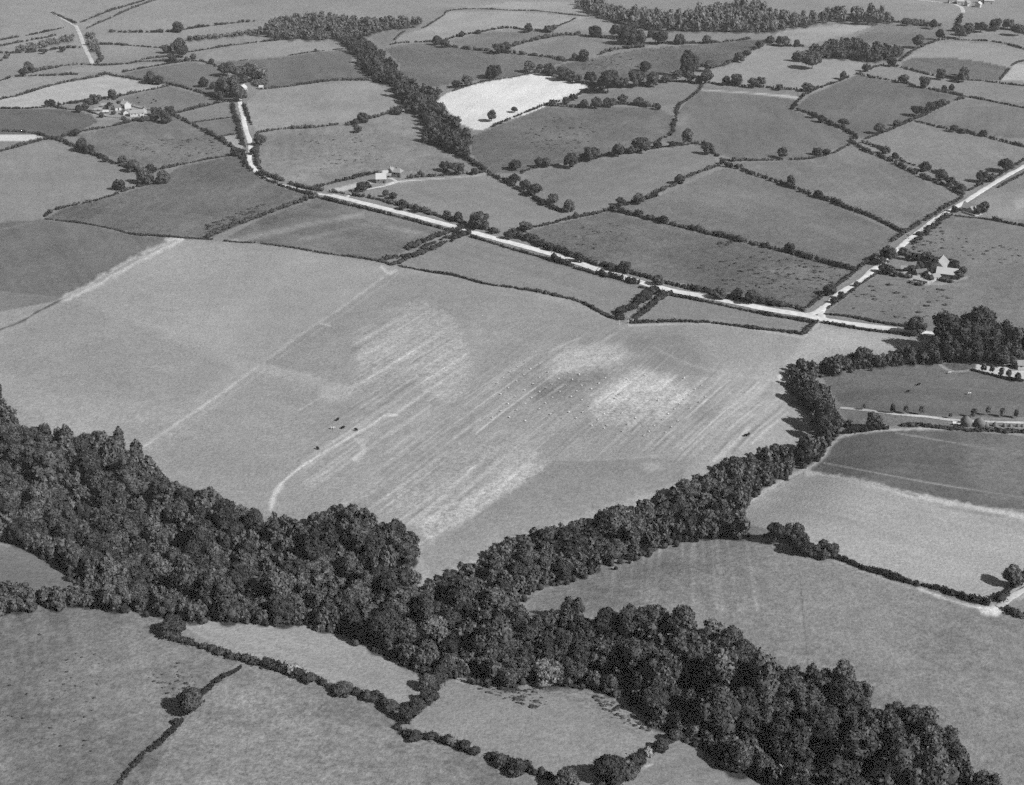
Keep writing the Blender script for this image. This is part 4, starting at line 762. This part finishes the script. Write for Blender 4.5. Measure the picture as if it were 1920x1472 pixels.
for i, (u, v) in enumerate([(1621,762),(1675,766),(1700,767),(1728,769),(1782,779),(1825,774),(1852,770),(1879,773),(1906,775),(1844,688),(1861,692),(1877,697),(1892,700),(1909,706)]):
    row = i < 9
    tree('sapling', u, v, 9.5 if i not in (0, 4) else 6, 1.9, 'slim young tree in the row along the cart track' if row else 'small young tree in the row edging the pale lawn', 'young trees beside the cart track' if row else 'young trees edging the lawn', 'sapling', pale=True, lowcrown=.2)

# ------------------------------------------------------------------ woods
def merged(name, trees, lob, nl, label, mat=M_LEAF, seed=0):
    protos = [crown_arrays(900+seed+i, k, lob, nl, I0, .075) for i, k in enumerate(['round', 'broad', 'bushy', 'tall'])]
    VV, T, Qd, o = [], [], [], 0
    for i, t in enumerate(trees):
        V, F1, F2 = protos[i % 4]; a = random.random()*6.28; c, s = math.cos(a), math.sin(a)
        X = np.column_stack([(V[:, 0]*c-V[:, 1]*s)*t[3]+t[0], (V[:, 0]*s+V[:, 1]*c)*t[3]+t[1], V[:, 2]*t[4]+t[2]])
        VV.append(X); T.append(F1+o); Qd.append(F2+o); o += len(V)
    ob = link(name, mesh_np(name, np.vstack(VV), [np.vstack(T), np.vstack(Qd)], mat)); prop(ob, label, kind='stuff'); return ob
NEARN = 300
for i, t in enumerate(near[:NEARN]):
    szw = 'broad crowned' if t[3] > 9.3 else 'small crowned' if t[3] < 7.3 else 'round crowned'
    tree_xyz('woodland_tree', t[0], t[1], t[2], t[3], t[4], describe(t[5], t[6], [f'{szw} dark woodland tree', f'{szw} wood tree', f'leafy {szw} tree'], WLM), 'broadleaf trees of the woods', lowcrown=.10, pale=random.random() < .05)
if len(near) > NEARN: merged('woodland', near[NEARN:], 18, 34, 'remaining smaller crowns of the dark broadleaf woods')
merged('woodland', s1, 12, 22, 'dark winding wood filling the stream valley beside the white stubble field', seed=10)
merged('woodland', s2, 12, 16, 'hazy scrub wood at the head of the stream valley', M_LEAFH, seed=20)
merged('woodland', s3, 10, 18, 'long hazy wood along the far skyline of fields', M_LEAFH, seed=30)
merged('scrub', s5, 10, 16, 'hazy scrub and thorn belts between the far fields', M_LEAFH, seed=50)
merged('woodland', s4, 12, 20, 'small dark far wood beside the pair of parkland trees', seed=40)
print('far trees', len(s1), len(s2), len(s3), len(s4))
# undergrowth along the wood edges and in gaps
def under(lines, h, wd, seed, label, extra=None):
    rng = np.random.default_rng(seed); C = []; Rr = []
    for ln in lines:
        Q = sm(ln); x, y, z = at(Q[:, 0], Q[:, 1], 0); S = np.stack([x, y], 1)
        s = np.concatenate([[0], np.cumsum(np.hypot(*np.diff(S, axis=0).T))]); n = int(s[-1]/1.6)
        t = rng.random(n)*s[-1]; X = np.interp(t, s, S[:, 0])+rng.normal(size=n)*1.3; Y = np.interp(t, s, S[:, 1])+1.0+rng.normal(size=n)*1.3
        hh = h*(.4+.9*rng.random(n)); C.append(np.column_stack([X, Y, H(X, Y)+hh*.4])); Rr.append(np.column_stack([wd*(.4+.5*rng.random(n))]*2+[hh*.6]))
    C = np.vstack(C); Rr = np.vstack(Rr)
    V, F1, F2 = clumps(C, Rr, I0, .25, 22, np.full(len(C), .24), rng)
    prop(link('undergrowth', mesh_np('undergrowth', V, [F1, F2], M_HEDGE)), label, kind='stuff')
under([[(-60,1002),(0,1010),(60,1032),(110,1062),(140,1088),(150,1122)],[(180,1142),(290,1156),(330,1164),(400,1166),(480,1170),(570,1174),(650,1197),(700,1216),(750,1245),(790,1263),(850,1272),(880,1280),(930,1288),(1000,1285),(1100,1293),(1170,1308),(1205,1338),(1240,1366),(1290,1388),(1325,1405),(1360,1444),(1430,1457),(1460,1478)],
       [(960,1135),(1000,1112),(1080,1089),(1180,1054),(1260,1024),(1340,1010),(1410,1009)],[(1388,955),(1412,933),(1445,908),(1500,880),(1545,855),(1553,830),(1572,815),(1586,795)],[(1537,706),(1590,695),(1640,691),(1700,685),(1780,682)]], 2.6, 1.6, 71, 'low shrubs and brambles fringing the woods')
def tussocks():
    rng = np.random.default_rng(5); C = []; Rr = []
    for poly, n, s in [([(1590,560),(1640,530),(1780,545),(1800,580),(1720,600),(1600,585)], 60, 1.0), ([(1440,470),(1590,508),(1520,565),(1380,545),(1300,500)], 330, .7), ([(1020,440),(1140,410),(1200,440),(1100,480)], 90, .6), ([(1780,430),(1915,470),(1915,500),(1780,480)], 60, .7), ([(330,255),(395,250),(420,285),(330,300),(210,270)], 150, .8),
                       ([(440,400),(500,380),(480,410),(400,440),(380,425)], 140, .9), ([(1030,215),(1120,240),(1100,290),(1010,280),(980,250)], 110, .8), ([(1080,110),(1200,92),(1300,85),(1200,130),(1100,140)], 120, 1.0), ([(880,1275),(1000,1290),(1030,1320),(1000,1330),(900,1295)], 130, .5), ([(1100,1300),(1180,1325),(1240,1380),(1150,1350)], 130, .5),
                       ([(270,1260),(330,1240),(380,1290),(320,1320)], 60, .4), ([(0,1180),(200,1200),(180,1420),(0,1400)], 90, .35), ([(1540,385),(1600,395),(1500,560),(1450,560)], 0, .5), ([(560,250),(700,250),(720,300),(600,320)], 130, .6), ([(1690,440),(1770,420),(1780,470),(1720,475)], 60, .8), ([(1345,455),(1375,452),(1378,462),(1350,465)], 40, .8)]:
        P = np.asarray(poly, float); lo, hi = P.min(0), P.max(0)
        u = lo[0]+rng.random(n*3)*(hi[0]-lo[0]); v = lo[1]+rng.random(n*3)*(hi[1]-lo[1]); k = inpoly(u, v, P); u, v = u[k][:n], v[k][:n]
        if not len(u): continue
        x, y, z = at(u, v); r = s*(.3+rng.random(len(u))**2*1.3)
        C.append(np.column_stack([x, y, z+r*.1])); Rr.append(np.column_stack([r*1.5, r, r*.38]))
    C = np.vstack(C); Rr = np.vstack(Rr)
    V, F1, F2 = clumps(C, Rr, I0, .3, 8, Rr[:, 1]*.3, rng)
    prop(link('rushes', mesh_np('rushes', V, [F1, F2], M_RUSH)), 'dark tufts of rushes and bracken dotted over the rough pastures', kind='stuff')
tussocks()

# ------------------------------------------------------------------ buildings
def box(V, F, x0, x1, y0, y1, z0, z1):
    o = len(V)
    V += [(x0,y0,z0),(x1,y0,z0),(x1,y1,z0),(x0,y1,z0),(x0,y0,z1),(x1,y0,z1),(x1,y1,z1),(x0,y1,z1)]
    F += [(o,o+3,o+2,o+1),(o+4,o+5,o+6,o+7),(o,o+1,o+5,o+4),(o+1,o+2,o+6,o+5),(o+2,o+3,o+7,o+6),(o+3,o,o+4,o+7)]
def part(name, V, F, mat, parent):
    me = bpy.data.meshes.new(name); me.from_pydata(V, [], F); me.materials.append(mat); me.update(); return link(name, me, parent)
def boxpart(name, b, mat, parent):
    V, F = [], []; box(V, F, *b); return part(name, V, F, mat, parent)
def house(name, u, v, L, Wd, eave, ridge, ang, wallm, roofm, label, cat='building', chimneys=1, wins=3, door=True, parent=None, group=None, hip=0.0):
    """gabled building: length L along local x; ang in degrees"""
    x, y, z = [float(q) for q in at(u, v)]
    r = empty(name, (x, y, z-.15), R(ang)); prop(r, label, cat, group)
    a, b = L/2, Wd/2
    V = [(-a,-b,0),(a,-b,0),(a,b,0),(-a,b,0),(-a,-b,eave),(a,-b,eave),(a,b,eave),(-a,b,eave),(-a+hip,0,ridge-.12),(a-hip,0,ridge-.12)]
    F = [(0,1,5,4),(2,3,7,6),(1,2,6,9,5),(3,0,4,8,7),(0,3,2,1)]
    part('wall', V, F, wallm, r)
    e, t = .35, .18
    sl = (ridge-eave)/b; ze = eave-e*sl
    V = []; F = []
    for s in (-1, 1):
        o = len(V)
        V += [(-a-e,s*(b+e),ze),(a+e,s*(b+e),ze),(a+e-hip,0,ridge),(-a-e+hip,0,ridge),(-a-e,s*(b+e),ze+t),(a+e,s*(b+e),ze+t),(a+e-hip,0,ridge+t),(-a-e+hip,0,ridge+t)]
        F += [(o,o+1,o+2,o+3),(o+4,o+7,o+6,o+5),(o,o+4,o+5,o+1),(o+1,o+5,o+6,o+2),(o+3,o+2,o+6,o+7),(o,o+3,o+7,o+4)]
    if hip:
        for s in (-1, 1):
            o = len(V); V += [(s*(a+e),-b-e,ze+t),(s*(a+e),b+e,ze+t),(s*(a+e-hip),0,ridge+t)]; F.append((o,o+1,o+2))
    rf = part('roof', V, F, roofm, r)
    for k in range(chimneys):
        cx = (-1 if k == 0 else 1)*(a-.6-hip)
        boxpart('chimney', (cx-.4,cx+.4,-.35,.35,ridge-.6,ridge+1.0), wallm, rf)
    for k in range(wins):
        wx = -a+(k+.5)*L/wins
        for s in (-1, 1):
            zz = min(eave*.62, eave-1.0)
            if door and s == -1 and k == wins//2:
                boxpart('door', (wx-.5,wx+.5,s*b-.06,s*b+.06,.15,2.1), M_DARK, r)
            else:
                wn = boxpart('window', (wx-.45,wx+.45,s*b-.05,s*b+.05,zz,zz+.9), M_DARK, r)
    return r
house('farmhouse', 1761, 507, 13, 7.5, 4.2, 7.6, 62, M_WALLW, M_SLATE, 'long farmhouse with a pale roof and a dark patch, chimney at its far end', 'farmhouse', 1, 4)
house('barn', 1775, 519, 11.5, 7, 3.0, 5.6, -20, M_WALLG, M_ROOFP, 'low stone barn with a bright white roof in front of the farmhouse', 'barn', 0, 2)
house('outbuilding', 1753, 524, 4.6, 3.6, 2.3, 3.8, 25, M_WALLW, M_SLATE, 'small white gabled shed in front of the farmhouse yard', 'shed', 0, 1)
house('outbuilding', 1699, 508, 6.0, 4, 2, 3.2, -15, M_WALLG, M_SLATE, 'low pale roofed shed among the farmhouse orchard trees', 'shed', 0, 2)
house('cottage', 1816, 396, 7.5, 6, 3.0, 5.8, -38, M_WALLW, M_SLATE, 'white gabled cottage beside the straight road', 'cottage', 1, 2)
house('outbuilding', 1820, 399, 3.6, 3.2, 2.6, 4.4, 50, M_WALLW, M_SLATE, 'small white wing joined to the roadside cottage', 'cottage wing', 0, 1)
house('outbuilding', 1843, 392, 5, 3, 1.8, 2.9, 10, M_WALLG, M_ROOFP, 'pale roofed shed inside the hedge behind the white cottage', 'shed', 0, 1)
house('barn', 715, 341, 7.0, 8.5, 3.4, 6.4, 4, M_WALLG, M_ROOFP, 'barn with one big white roof beside the pale farm track', 'barn', 0, 2)
house('outbuilding', 723, 327.5, 3.6, 3, 2.0, 3.2, 0, M_WALLG, M_ROOFP, 'tiny white roofed shed behind the white roofed barn', 'shed', 0, 1)
house('outbuilding', 729, 332, 3.4, 2.8, 1.8, 2.8, 0, M_WALLG, M_SLATE, 'low grey shed touching the yard of the white roofed barn', 'shed', 0, 1)
house('farmhouse', 746, 331, 6.5, 5.5, 4.0, 6.2, -20, M_WALLG, M_SLATE, 'dark walled farmhouse with pale hipped roof beyond the white roofed barn', 'farmhouse', 1, 2, hip=1.8)
house('outbuilding', 734, 326, 3.5, 3.5, 3, 4.8, 60, M_WALLW, M_SLATE, 'narrow pale building between the barn sheds and dark walled house', 'outbuilding', 1, 1)
house('barn', 257, 217, 11.5, 6, 3.2, 5.2, 18, M_WALLW, M_SLATE, 'long pale barn in the cluster of farm buildings', 'barn', 0, 4)
house('farmhouse', 236, 202, 8, 6, 3.8, 6.2, -48, M_WALLW, M_ROOFP, 'white farmhouse standing highest in the cluster of farm buildings', 'farmhouse', 1, 2)
house('outbuilding', 234, 215, 5, 4.5, 2.6, 4.4, -50, M_WALLW, M_ROOFD, 'white gabled outhouse beside the long pale barn', 'outhouse', 0, 1)
house('outbuilding', 220, 206, 5.5, 4.5, 2.8, 4.8, 40, M_WALLW, M_ROOFD, 'dark roofed outhouse in the middle of the farm cluster', 'outhouse', 0, 1)
house('outbuilding', 199, 212.5, 4.6, 3, 1.8, 2.8, 5, M_WALLG, M_ROOFP, 'low white roofed shed at the lawn end of the farm cluster', 'shed', 0, 1)
house('outbuilding', 196, 200, 5, 3, 1.8, 2.8, 20, M_WALLG, M_SLATE, 'long grey shed under the farm cluster trees', 'shed', 0, 1)
house('cottage', 456, 171, 6, 5.5, 3.6, 6.0, 75, M_WALLW, M_ROOFP, 'white cottage at the head of the winding lane', 'cottage', 1, 2)
house('cottage', 408, 176, 4.2, 4.2, 3.2, 5.0, 85, M_WALLW, M_SLATE, 'small white cottage end showing between the lane trees', 'cottage', 0, 1)
house('outbuilding', 490, 167, 3.6, 3.2, 2.2, 3.6, 0, M_WALLW, M_ROOFP, 'tiny white shed at the corner of the pale lane pasture', 'shed', 0, 1)
house('outbuilding', 447, 160, 5, 3.4, 2.2, 3.4, -30, M_WALLG, M_ROOFP, 'white roofed shed behind the lane cottage', 'shed', 0, 1)
house('outbuilding', 452, 281, 5, 3.6, 2.2, 3.6, -40, M_WALLG, M_ROOFP, 'pale roofed shed inside the bend of the winding lane', 'shed', 0, 1)
for i, (u, v, L) in enumerate([(1785,6,9),(1800,8,8),(1814,11,5),(1834,13,10),(1842,5,9),(1854,7,11)]):
    house('cottage', u, v, L, 6, 4, 6.2, [0, -10, 20, 60, 10, -15][i], M_WALLW, M_ROOFP if i % 2 else M_SLATE, ['white cottage first along the far hamlet lane', 'white cottage second along the far hamlet lane', 'tiny white cottage in the middle of the far hamlet', 'white gabled house beyond the far hamlet bend', 'white house highest in the far hamlet', 'long white house at the end of the far hamlet'][i], 'cottage', 1, 2)
house('large_house', 1930, 676, 15, 8, 5.4, 8.6, 4, M_WALLW, M_SLATE, 'big house with grey slate roof cut off beside the lawn', 'house', 2, 5)
house('outbuilding', 1923, 690, 9, 5, 2.6, 4.2, -3, M_WALLW, M_SLATE, 'lower wing in front of the big house', 'outhouse', 0, 3)
house('outbuilding', 1898, 672, 1.6, 1.6, 1.9, 2.7, 0, M_WALLW, M_ROOFP, 'tiny white garden hut beside the big house', 'garden hut', 0, 1, False)
def yard_wall(P, label, h=1.1):
    r = np.asarray(P, float); x, y, z = at(r[:, 0], r[:, 1]); V, F = [], []
    for i in range(len(P)-1):
        d = Vector((x[i+1]-x[i], y[i+1]-y[i], 0)).normalized(); n = Vector((-d.y, d.x, 0))*.25; o = len(V)
        for q, zz in ((i, 0), (i+1, 0)):
            for sgn in (-1, 1):
                for hh in (-.2, h+.1*random.random()): V.append((x[q]+n.x*sgn, y[q]+n.y*sgn, z[q]+hh))
        F += [(o,o+1,o+5,o+4),(o+2,o+6,o+7,o+3),(o+1,o+3,o+7,o+5),(o,o+2,o+3,o+1),(o+4,o+5,o+7,o+6)]
    me = bpy.data.meshes.new('yard_wall'); me.from_pydata(V, [], F); me.materials.append(M_STONE); prop(link('yard_wall', me), label, 'wall')
M_STONE = mat_flat('field_stone', 170, .3, 2)
yard_wall([(1712,526),(1738,531),(1752,528)], 'low pale wall closing the farmhouse yard'); yard_wall([(1685,514),(1708,512),(1722,508)], 'short stone wall in the farmhouse orchard')
yard_wall([(1805,399),(1828,406),(1842,402),(1848,396)], 'low wall round the plot of the white cottage'); yard_wall([(168,210),(200,220),(245,224)], 'stone wall along the front of the farm cluster')
yard_wall([(245,199),(262,204),(285,208)], 'stone wall behind the long pale barn'); yard_wall([(700,347),(722,348),(738,343)], 'stone wall in front of the white roofed barn')
house('outbuilding', 1726, 514, 6.5, 3.2, 2, 3.3, 15, M_WALLG, M_ROOFD, 'dark roofed shed behind the farmhouse yard', 'shed', 0, 2)
house('outbuilding', 1740, 520, 4, 3, 2, 3.2, 70, M_WALLG, M_SLATE, 'little shed at the corner of the farmhouse yard', 'shed', 0, 1)
house('outbuilding', 209, 204, 5.5, 3.6, 2.4, 4.0, 30, M_WALLG, M_ROOFD, 'dark shed between the outhouses of the farm cluster', 'shed', 0, 1)
house('outbuilding', 184, 208, 6, 2.6, 1.6, 2.4, 12, M_WALLG, M_SLATE, 'narrow low shed at the orchard side of the farm cluster', 'shed', 0, 1)
house('outbuilding', 271, 211, 4, 3.4, 3.2, 5.0, -70, M_WALLW, M_SLATE, 'white gable end at the end of the long pale barn', 'barn wing', 0, 1)
# ricks and hay cocks
def lathe(name, prof, mat, seg=16, sx=1, sy=1, jit=.0):
    V = []; F = []
    for r_, z_ in prof:
        for k in range(seg):
            t = k*2*math.pi/seg; q = 1+jit*(random.random()-.5); V.append((r_*math.cos(t)*sx*q, r_*math.sin(t)*sy*q, z_))
    for i in range(len(prof)-1):
        for k in range(seg): F.append((i*seg+k, i*seg+(k+1) % seg, (i+1)*seg+(k+1) % seg, (i+1)*seg+k))
    F.append(tuple(range((len(prof)-1)*seg, len(prof)*seg)))
    me = bpy.data.meshes.new(name); me.from_pydata(V, [], F); me.materials.append(mat); me.update(); me.polygons.foreach_set('use_smooth', [True]*len(F)); return me
rick = lathe('rick', [(2.2,0),(2.45,1.0),(2.6,2.1),(2.2,2.9),(1.3,3.9),(.3,4.6)], M_HAY, 18, 1.15, .95, .05)
cock = lathe('cock', [(.95,0),(1.0,.4),(.8,1.0),(.45,1.5),(.1,1.75)], M_HAY, 12, 1, 1, .12)
for u, v, sc, lb in [(1811,797,1.0,'large round topped hay rick beside the white cart'),(1836,799,.92,'second large hay rick with a sloping side')]:
    x, y, z = at(u, v); o = link('hay_rick', rick); o.location = (x, y, z); o.scale = (sc,)*3; o.rotation_euler = (0, 0, random.random()*6); prop(o, lb, 'hay rick')
for i, (u, v) in enumerate([(1849,799),(1865,799),(1883,800),(1894,800),(1908,800),(1917,800)]):
    x, y, z = at(u, v); o = link('hay_cock', cock); o.location = (x, y, z); s = [1.15, 1.2, .95, .8, .8, .7][i]; o.scale = (s, s, s*1.05); prop(o, 'small hay cock in the row beyond the large ricks', 'hay cock', 'hay cocks in a row')
def cart(u, v, ang, label):
    x, y, z = [float(q) for q in at(u, v)]; r = empty('hay_cart', (x, y, z), R(ang)); prop(r, label, 'cart')
    V, F = [], []; box(V, F, -1.6,1.6,-.8,.8,.75,.88); box(V, F, -1.6,1.6,-.86,-.8,.88,1.5); box(V, F, -1.6,1.6,.8,.86,.88,1.5); box(V, F, -1.66,-1.6,-.86,.86,.88,1.5)
    part('body', V, F, M_WOOD, r)
    for s in (-1, 1):
        Vw, Fw = [], []
        n = 16
        for rr, yy in ((.62,-.05),(.62,.05),(.5,.05),(.5,-.05)):
            for k in range(n): Vw.append((rr*math.cos(k*6.2832/n), s*.98+yy, .62+rr*math.sin(k*6.2832/n)))
        for i in range(4):
            for k in range(n): Fw.append((i*n+k, i*n+(k+1) % n, ((i+1) % 4)*n+(k+1) % n, ((i+1) % 4)*n+k))
        for k in range(4):
            c, q = math.cos(k*.785), math.sin(k*.785); o = len(Vw)
            Vw += [(c*.52-q*.04, s*.98, .62+q*.52+c*.04),(c*.52+q*.04, s*.98, .62+q*.52-c*.04),(-c*.52+q*.04, s*.98, .62-q*.52-c*.04),(-c*.52-q*.04, s*.98, .62-q*.52+c*.04)]; Fw.append((o,o+1,o+2,o+3))
        part('wheel', Vw, Fw, M_DARK, r)
    V, F = [], []; box(V, F, 1.6,3.6,-.5,-.42,.7,.78); box(V, F, 1.6,3.6,.42,.5,.7,.78); part('shaft', V, F, M_WOOD, r)
cart(1793, 797, 175, 'white cart standing against the large hay rick')
# gate and poles at the end of the twin hedges
def gate():
    x0, y0, z0 = [float(q) for q in at(1179, 599)]; x1, y1, z1 = [float(q) for q in at(1188, 603)]
    L = math.hypot(x1-x0, y1-y0); r = empty('field_gate', (x0, y0, z0), math.atan2(y1-y0, x1-x0)); prop(r, 'white barred gate closing the gap between the twin hedges', 'gate')
    for z in (.25,.5,.75,1.0,1.25): boxpart('rail', (0,L,-.05,.05,z,z+.14), M_WOOD, r)
    for xx in (0,L): boxpart('post', (xx-.09,xx+.09,-.1,.1,-.1,1.6), M_WOOD, r)
gate()
for u, v, h, lb in [(1177.5,611,3.9,'taller thin white pole near the white gate'),(1161.5,609,2.6,'shorter thin white pole at the end of the field hedge')]:
    x, y, z = at(u, v); me = lathe('pole', [(.09,-.2),(.08,h*.5),(.06,h)], M_WOOD, 8); o = link('pole', me); o.location = (x, y, z); prop(o, lb, 'pole')

# ------------------------------------------------------------------ animals
def skin_mesh(name, pts, edges, rad, mat, root=0):
    me = bpy.data.meshes.new(name+'_net'); me.from_pydata(pts, edges, []); o = link(name+'_net', me)
    m = o.modifiers.new('skin', 'SKIN'); m.use_smooth_shade = True
    for i, r_ in enumerate(rad): me.skin_vertices[0].data[i].radius = r_ if isinstance(r_, tuple) else (r_, r_); me.skin_vertices[0].data[i].use_root = (i == root)
    s = o.modifiers.new('sub', 'SUBSURF'); s.levels = 1
    dg = bpy.context.evaluated_depsgraph_get(); out = bpy.data.meshes.new_from_object(o.evaluated_get(dg)); out.name = name
    out.materials.clear(); out.materials.append(mat); bpy.data.objects.remove(o); return out
def quad_animal(name, L, hgt, body, leg, mat, wool=False):
    hz = hgt*.68; a = L/2
    p = [(0,0,hz),(a*.62,0,hz+.02*hgt),(a*.95,0,hgt*.86),(a*1.22,0,hgt*.66),(a*1.42,0,hgt*.56),(-a*.62,0,hz+.02),(-a*.80,0,hz*.98),(-a*.9,0,hgt*.45)]
    e = [(0,1),(1,2),(2,3),(3,4),(0,5),(5,6),(6,7)]
    rd = [(body*1.0, body*1.05),(body*.82, body*.95),body*.42,body*.34,body*.2,(body*.8, body*.9),body*.35,.03]
    for sx, k in ((1, 1), (-1, 5)):
        for sy in (-1, 1):
            o = len(p); x = sx*a*.58
            p += [(x,sy*body*.55,hgt*.42),(x+(.02 if sx > 0 else -.06),sy*body*.55,hgt*.22),(x,sy*body*.55,.03)]; e += [(k,o),(o,o+1),(o+1,o+2)]; rd += [leg*1.7,leg,leg*.9]
    return skin_mesh(name, p, e, rd, mat)
SHEEP = quad_animal('sheep', 1.15, .85, .30, .05, M_WOOL); COW = quad_animal('cow', 1.9, 1.35, .42, .08, M_HIDE); CALFW = COW.copy(); CALFW.materials.clear(); CALFW.materials.append(M_WOOL)
SH = [(983,679),(970,688),(995,692),(1012,682),(982,703),(1026,698),(1011,708),(1048,710),(969,715),(999,720),(1035,721),(1061,723),(1073,712),(1066,699),(1086,702),(1101,694),(1123,719),(1135,709),(1091,723),(984,732),(1012,735),(1024,728),(1050,734),(1081,733),(1109,729),(966,744),(997,746),(1036,745),(1071,744),(1091,750),(968,769),(985,757),(1023,756),(1011,767),(1032,777),(985,789),(1067,773),(1092,773),(1104,762),(1054,785),(1080,784),(1121,787),(1110,798),(1138,798),(1133,803),(1166,809),(1207,817),(1217,809),(1227,798),(1133,776),(1161,739),(1154,747),(1177,796),(1192,784),(1166,775),(1234,751),(1209,703),(1176,711),(1283,709),(1315,723),(1303,730),(1283,749),(1310,754),(1274,757),(1265,767),(1294,766),(1253,776),(1241,787),(1271,789),(1259,801),(1248,811),(1323,744),(1292,740),(956,698),(944,708),(932,719),(953,727),(939,739),(953,757),(939,771),(923,783),(955,782)]
for u, v in SH:
    x, y, z = at(u, v+1); o = link('sheep', SHEEP); o.location = (x, y, z); o.rotation_euler = (0, 0, random.choice([0.3, 3.3, .1, 2.9, 5.6])+random.random()*.5); s = .68+.2*random.random(); o.scale = (s, s, s)
    prop(o, 'white sheep grazing on the streaked part of the huge pasture', 'sheep', 'sheep scattered over the huge pasture')
for u, v, rz, lb in [(633,788,.9,'dark cow standing above the three grazing cows'),(643,803,.4,'dark cow between the white cow and another dark cow'),(668,807,2.7,'dark cow nearest the worn track bend'),(596,842,2.4,'dark cow alone beside the curved pale track'),(1397,818,0,'dark cow of the pair close to the tree belt'),(1403,816,.8,'dark cow touching its fellow close to the tree belt'),
                  (258,184,0,'dark cow highest in the small pasture behind the farm'),(260,193,0,'dark cow closest to the long pale barn'),(284,193,1.2,'dark cow lowest of the three grouped behind the farm'),(288,187,.5,'dark cow topmost of the three grouped behind the farm'),(292,190,0,'dark cow farthest from the barn in the small pasture'),(1702,735,0,'dark cow lying in the park pasture'),(1722,722,.4,'small dark cow above another in the park pasture')]:
    x, y, z = at(u, v+1); o = link('cow', COW); o.location = (x, y, z); o.rotation_euler = (0, 0, rz); prop(o, lb, 'cow')
for u, v, lb in [(623,804,'white cow beside the dark grazing cows'),(1779,700,'white cow below the shrubbery of the big house'),(1816,739,'white cow alone in the park pasture')]:
    x, y, z = at(u, v+1); o = link('cow', CALFW); o.location = (x, y, z); o.rotation_euler = (0, 0, .1); prop(o, lb, 'cow')

# ------------------------------------------------------------------ haze
HAZE = 0.000055
V, F = [], []; box(V, F, -21000, 21000, -3000, 33000, -16, HCAM+14)
me = bpy.data.meshes.new('haze'); me.from_pydata(V, [], F); hm = bpy.data.materials.new('haze_air'); hm.use_nodes = True; t = hm.node_tree
t.nodes.clear(); pv = t.nodes.new('ShaderNodeVolumePrincipled'); mo = t.nodes.new('ShaderNodeOutputMaterial'); t.links.new(pv.outputs[0], mo.inputs['Volume'])
pv.inputs['Color'].default_value = (.80, .80, .80, 1); pv.inputs['Density'].default_value = HAZE; pv.inputs['Anisotropy'].default_value = 0.0
me.materials.append(hm); hz = link('haze', me); prop(hz, 'thin pale summer haze lying over the whole landscape', kind='stuff')
print('trees', NT[0], 'hedges', NH[0], 'objects', len(bpy.data.objects))
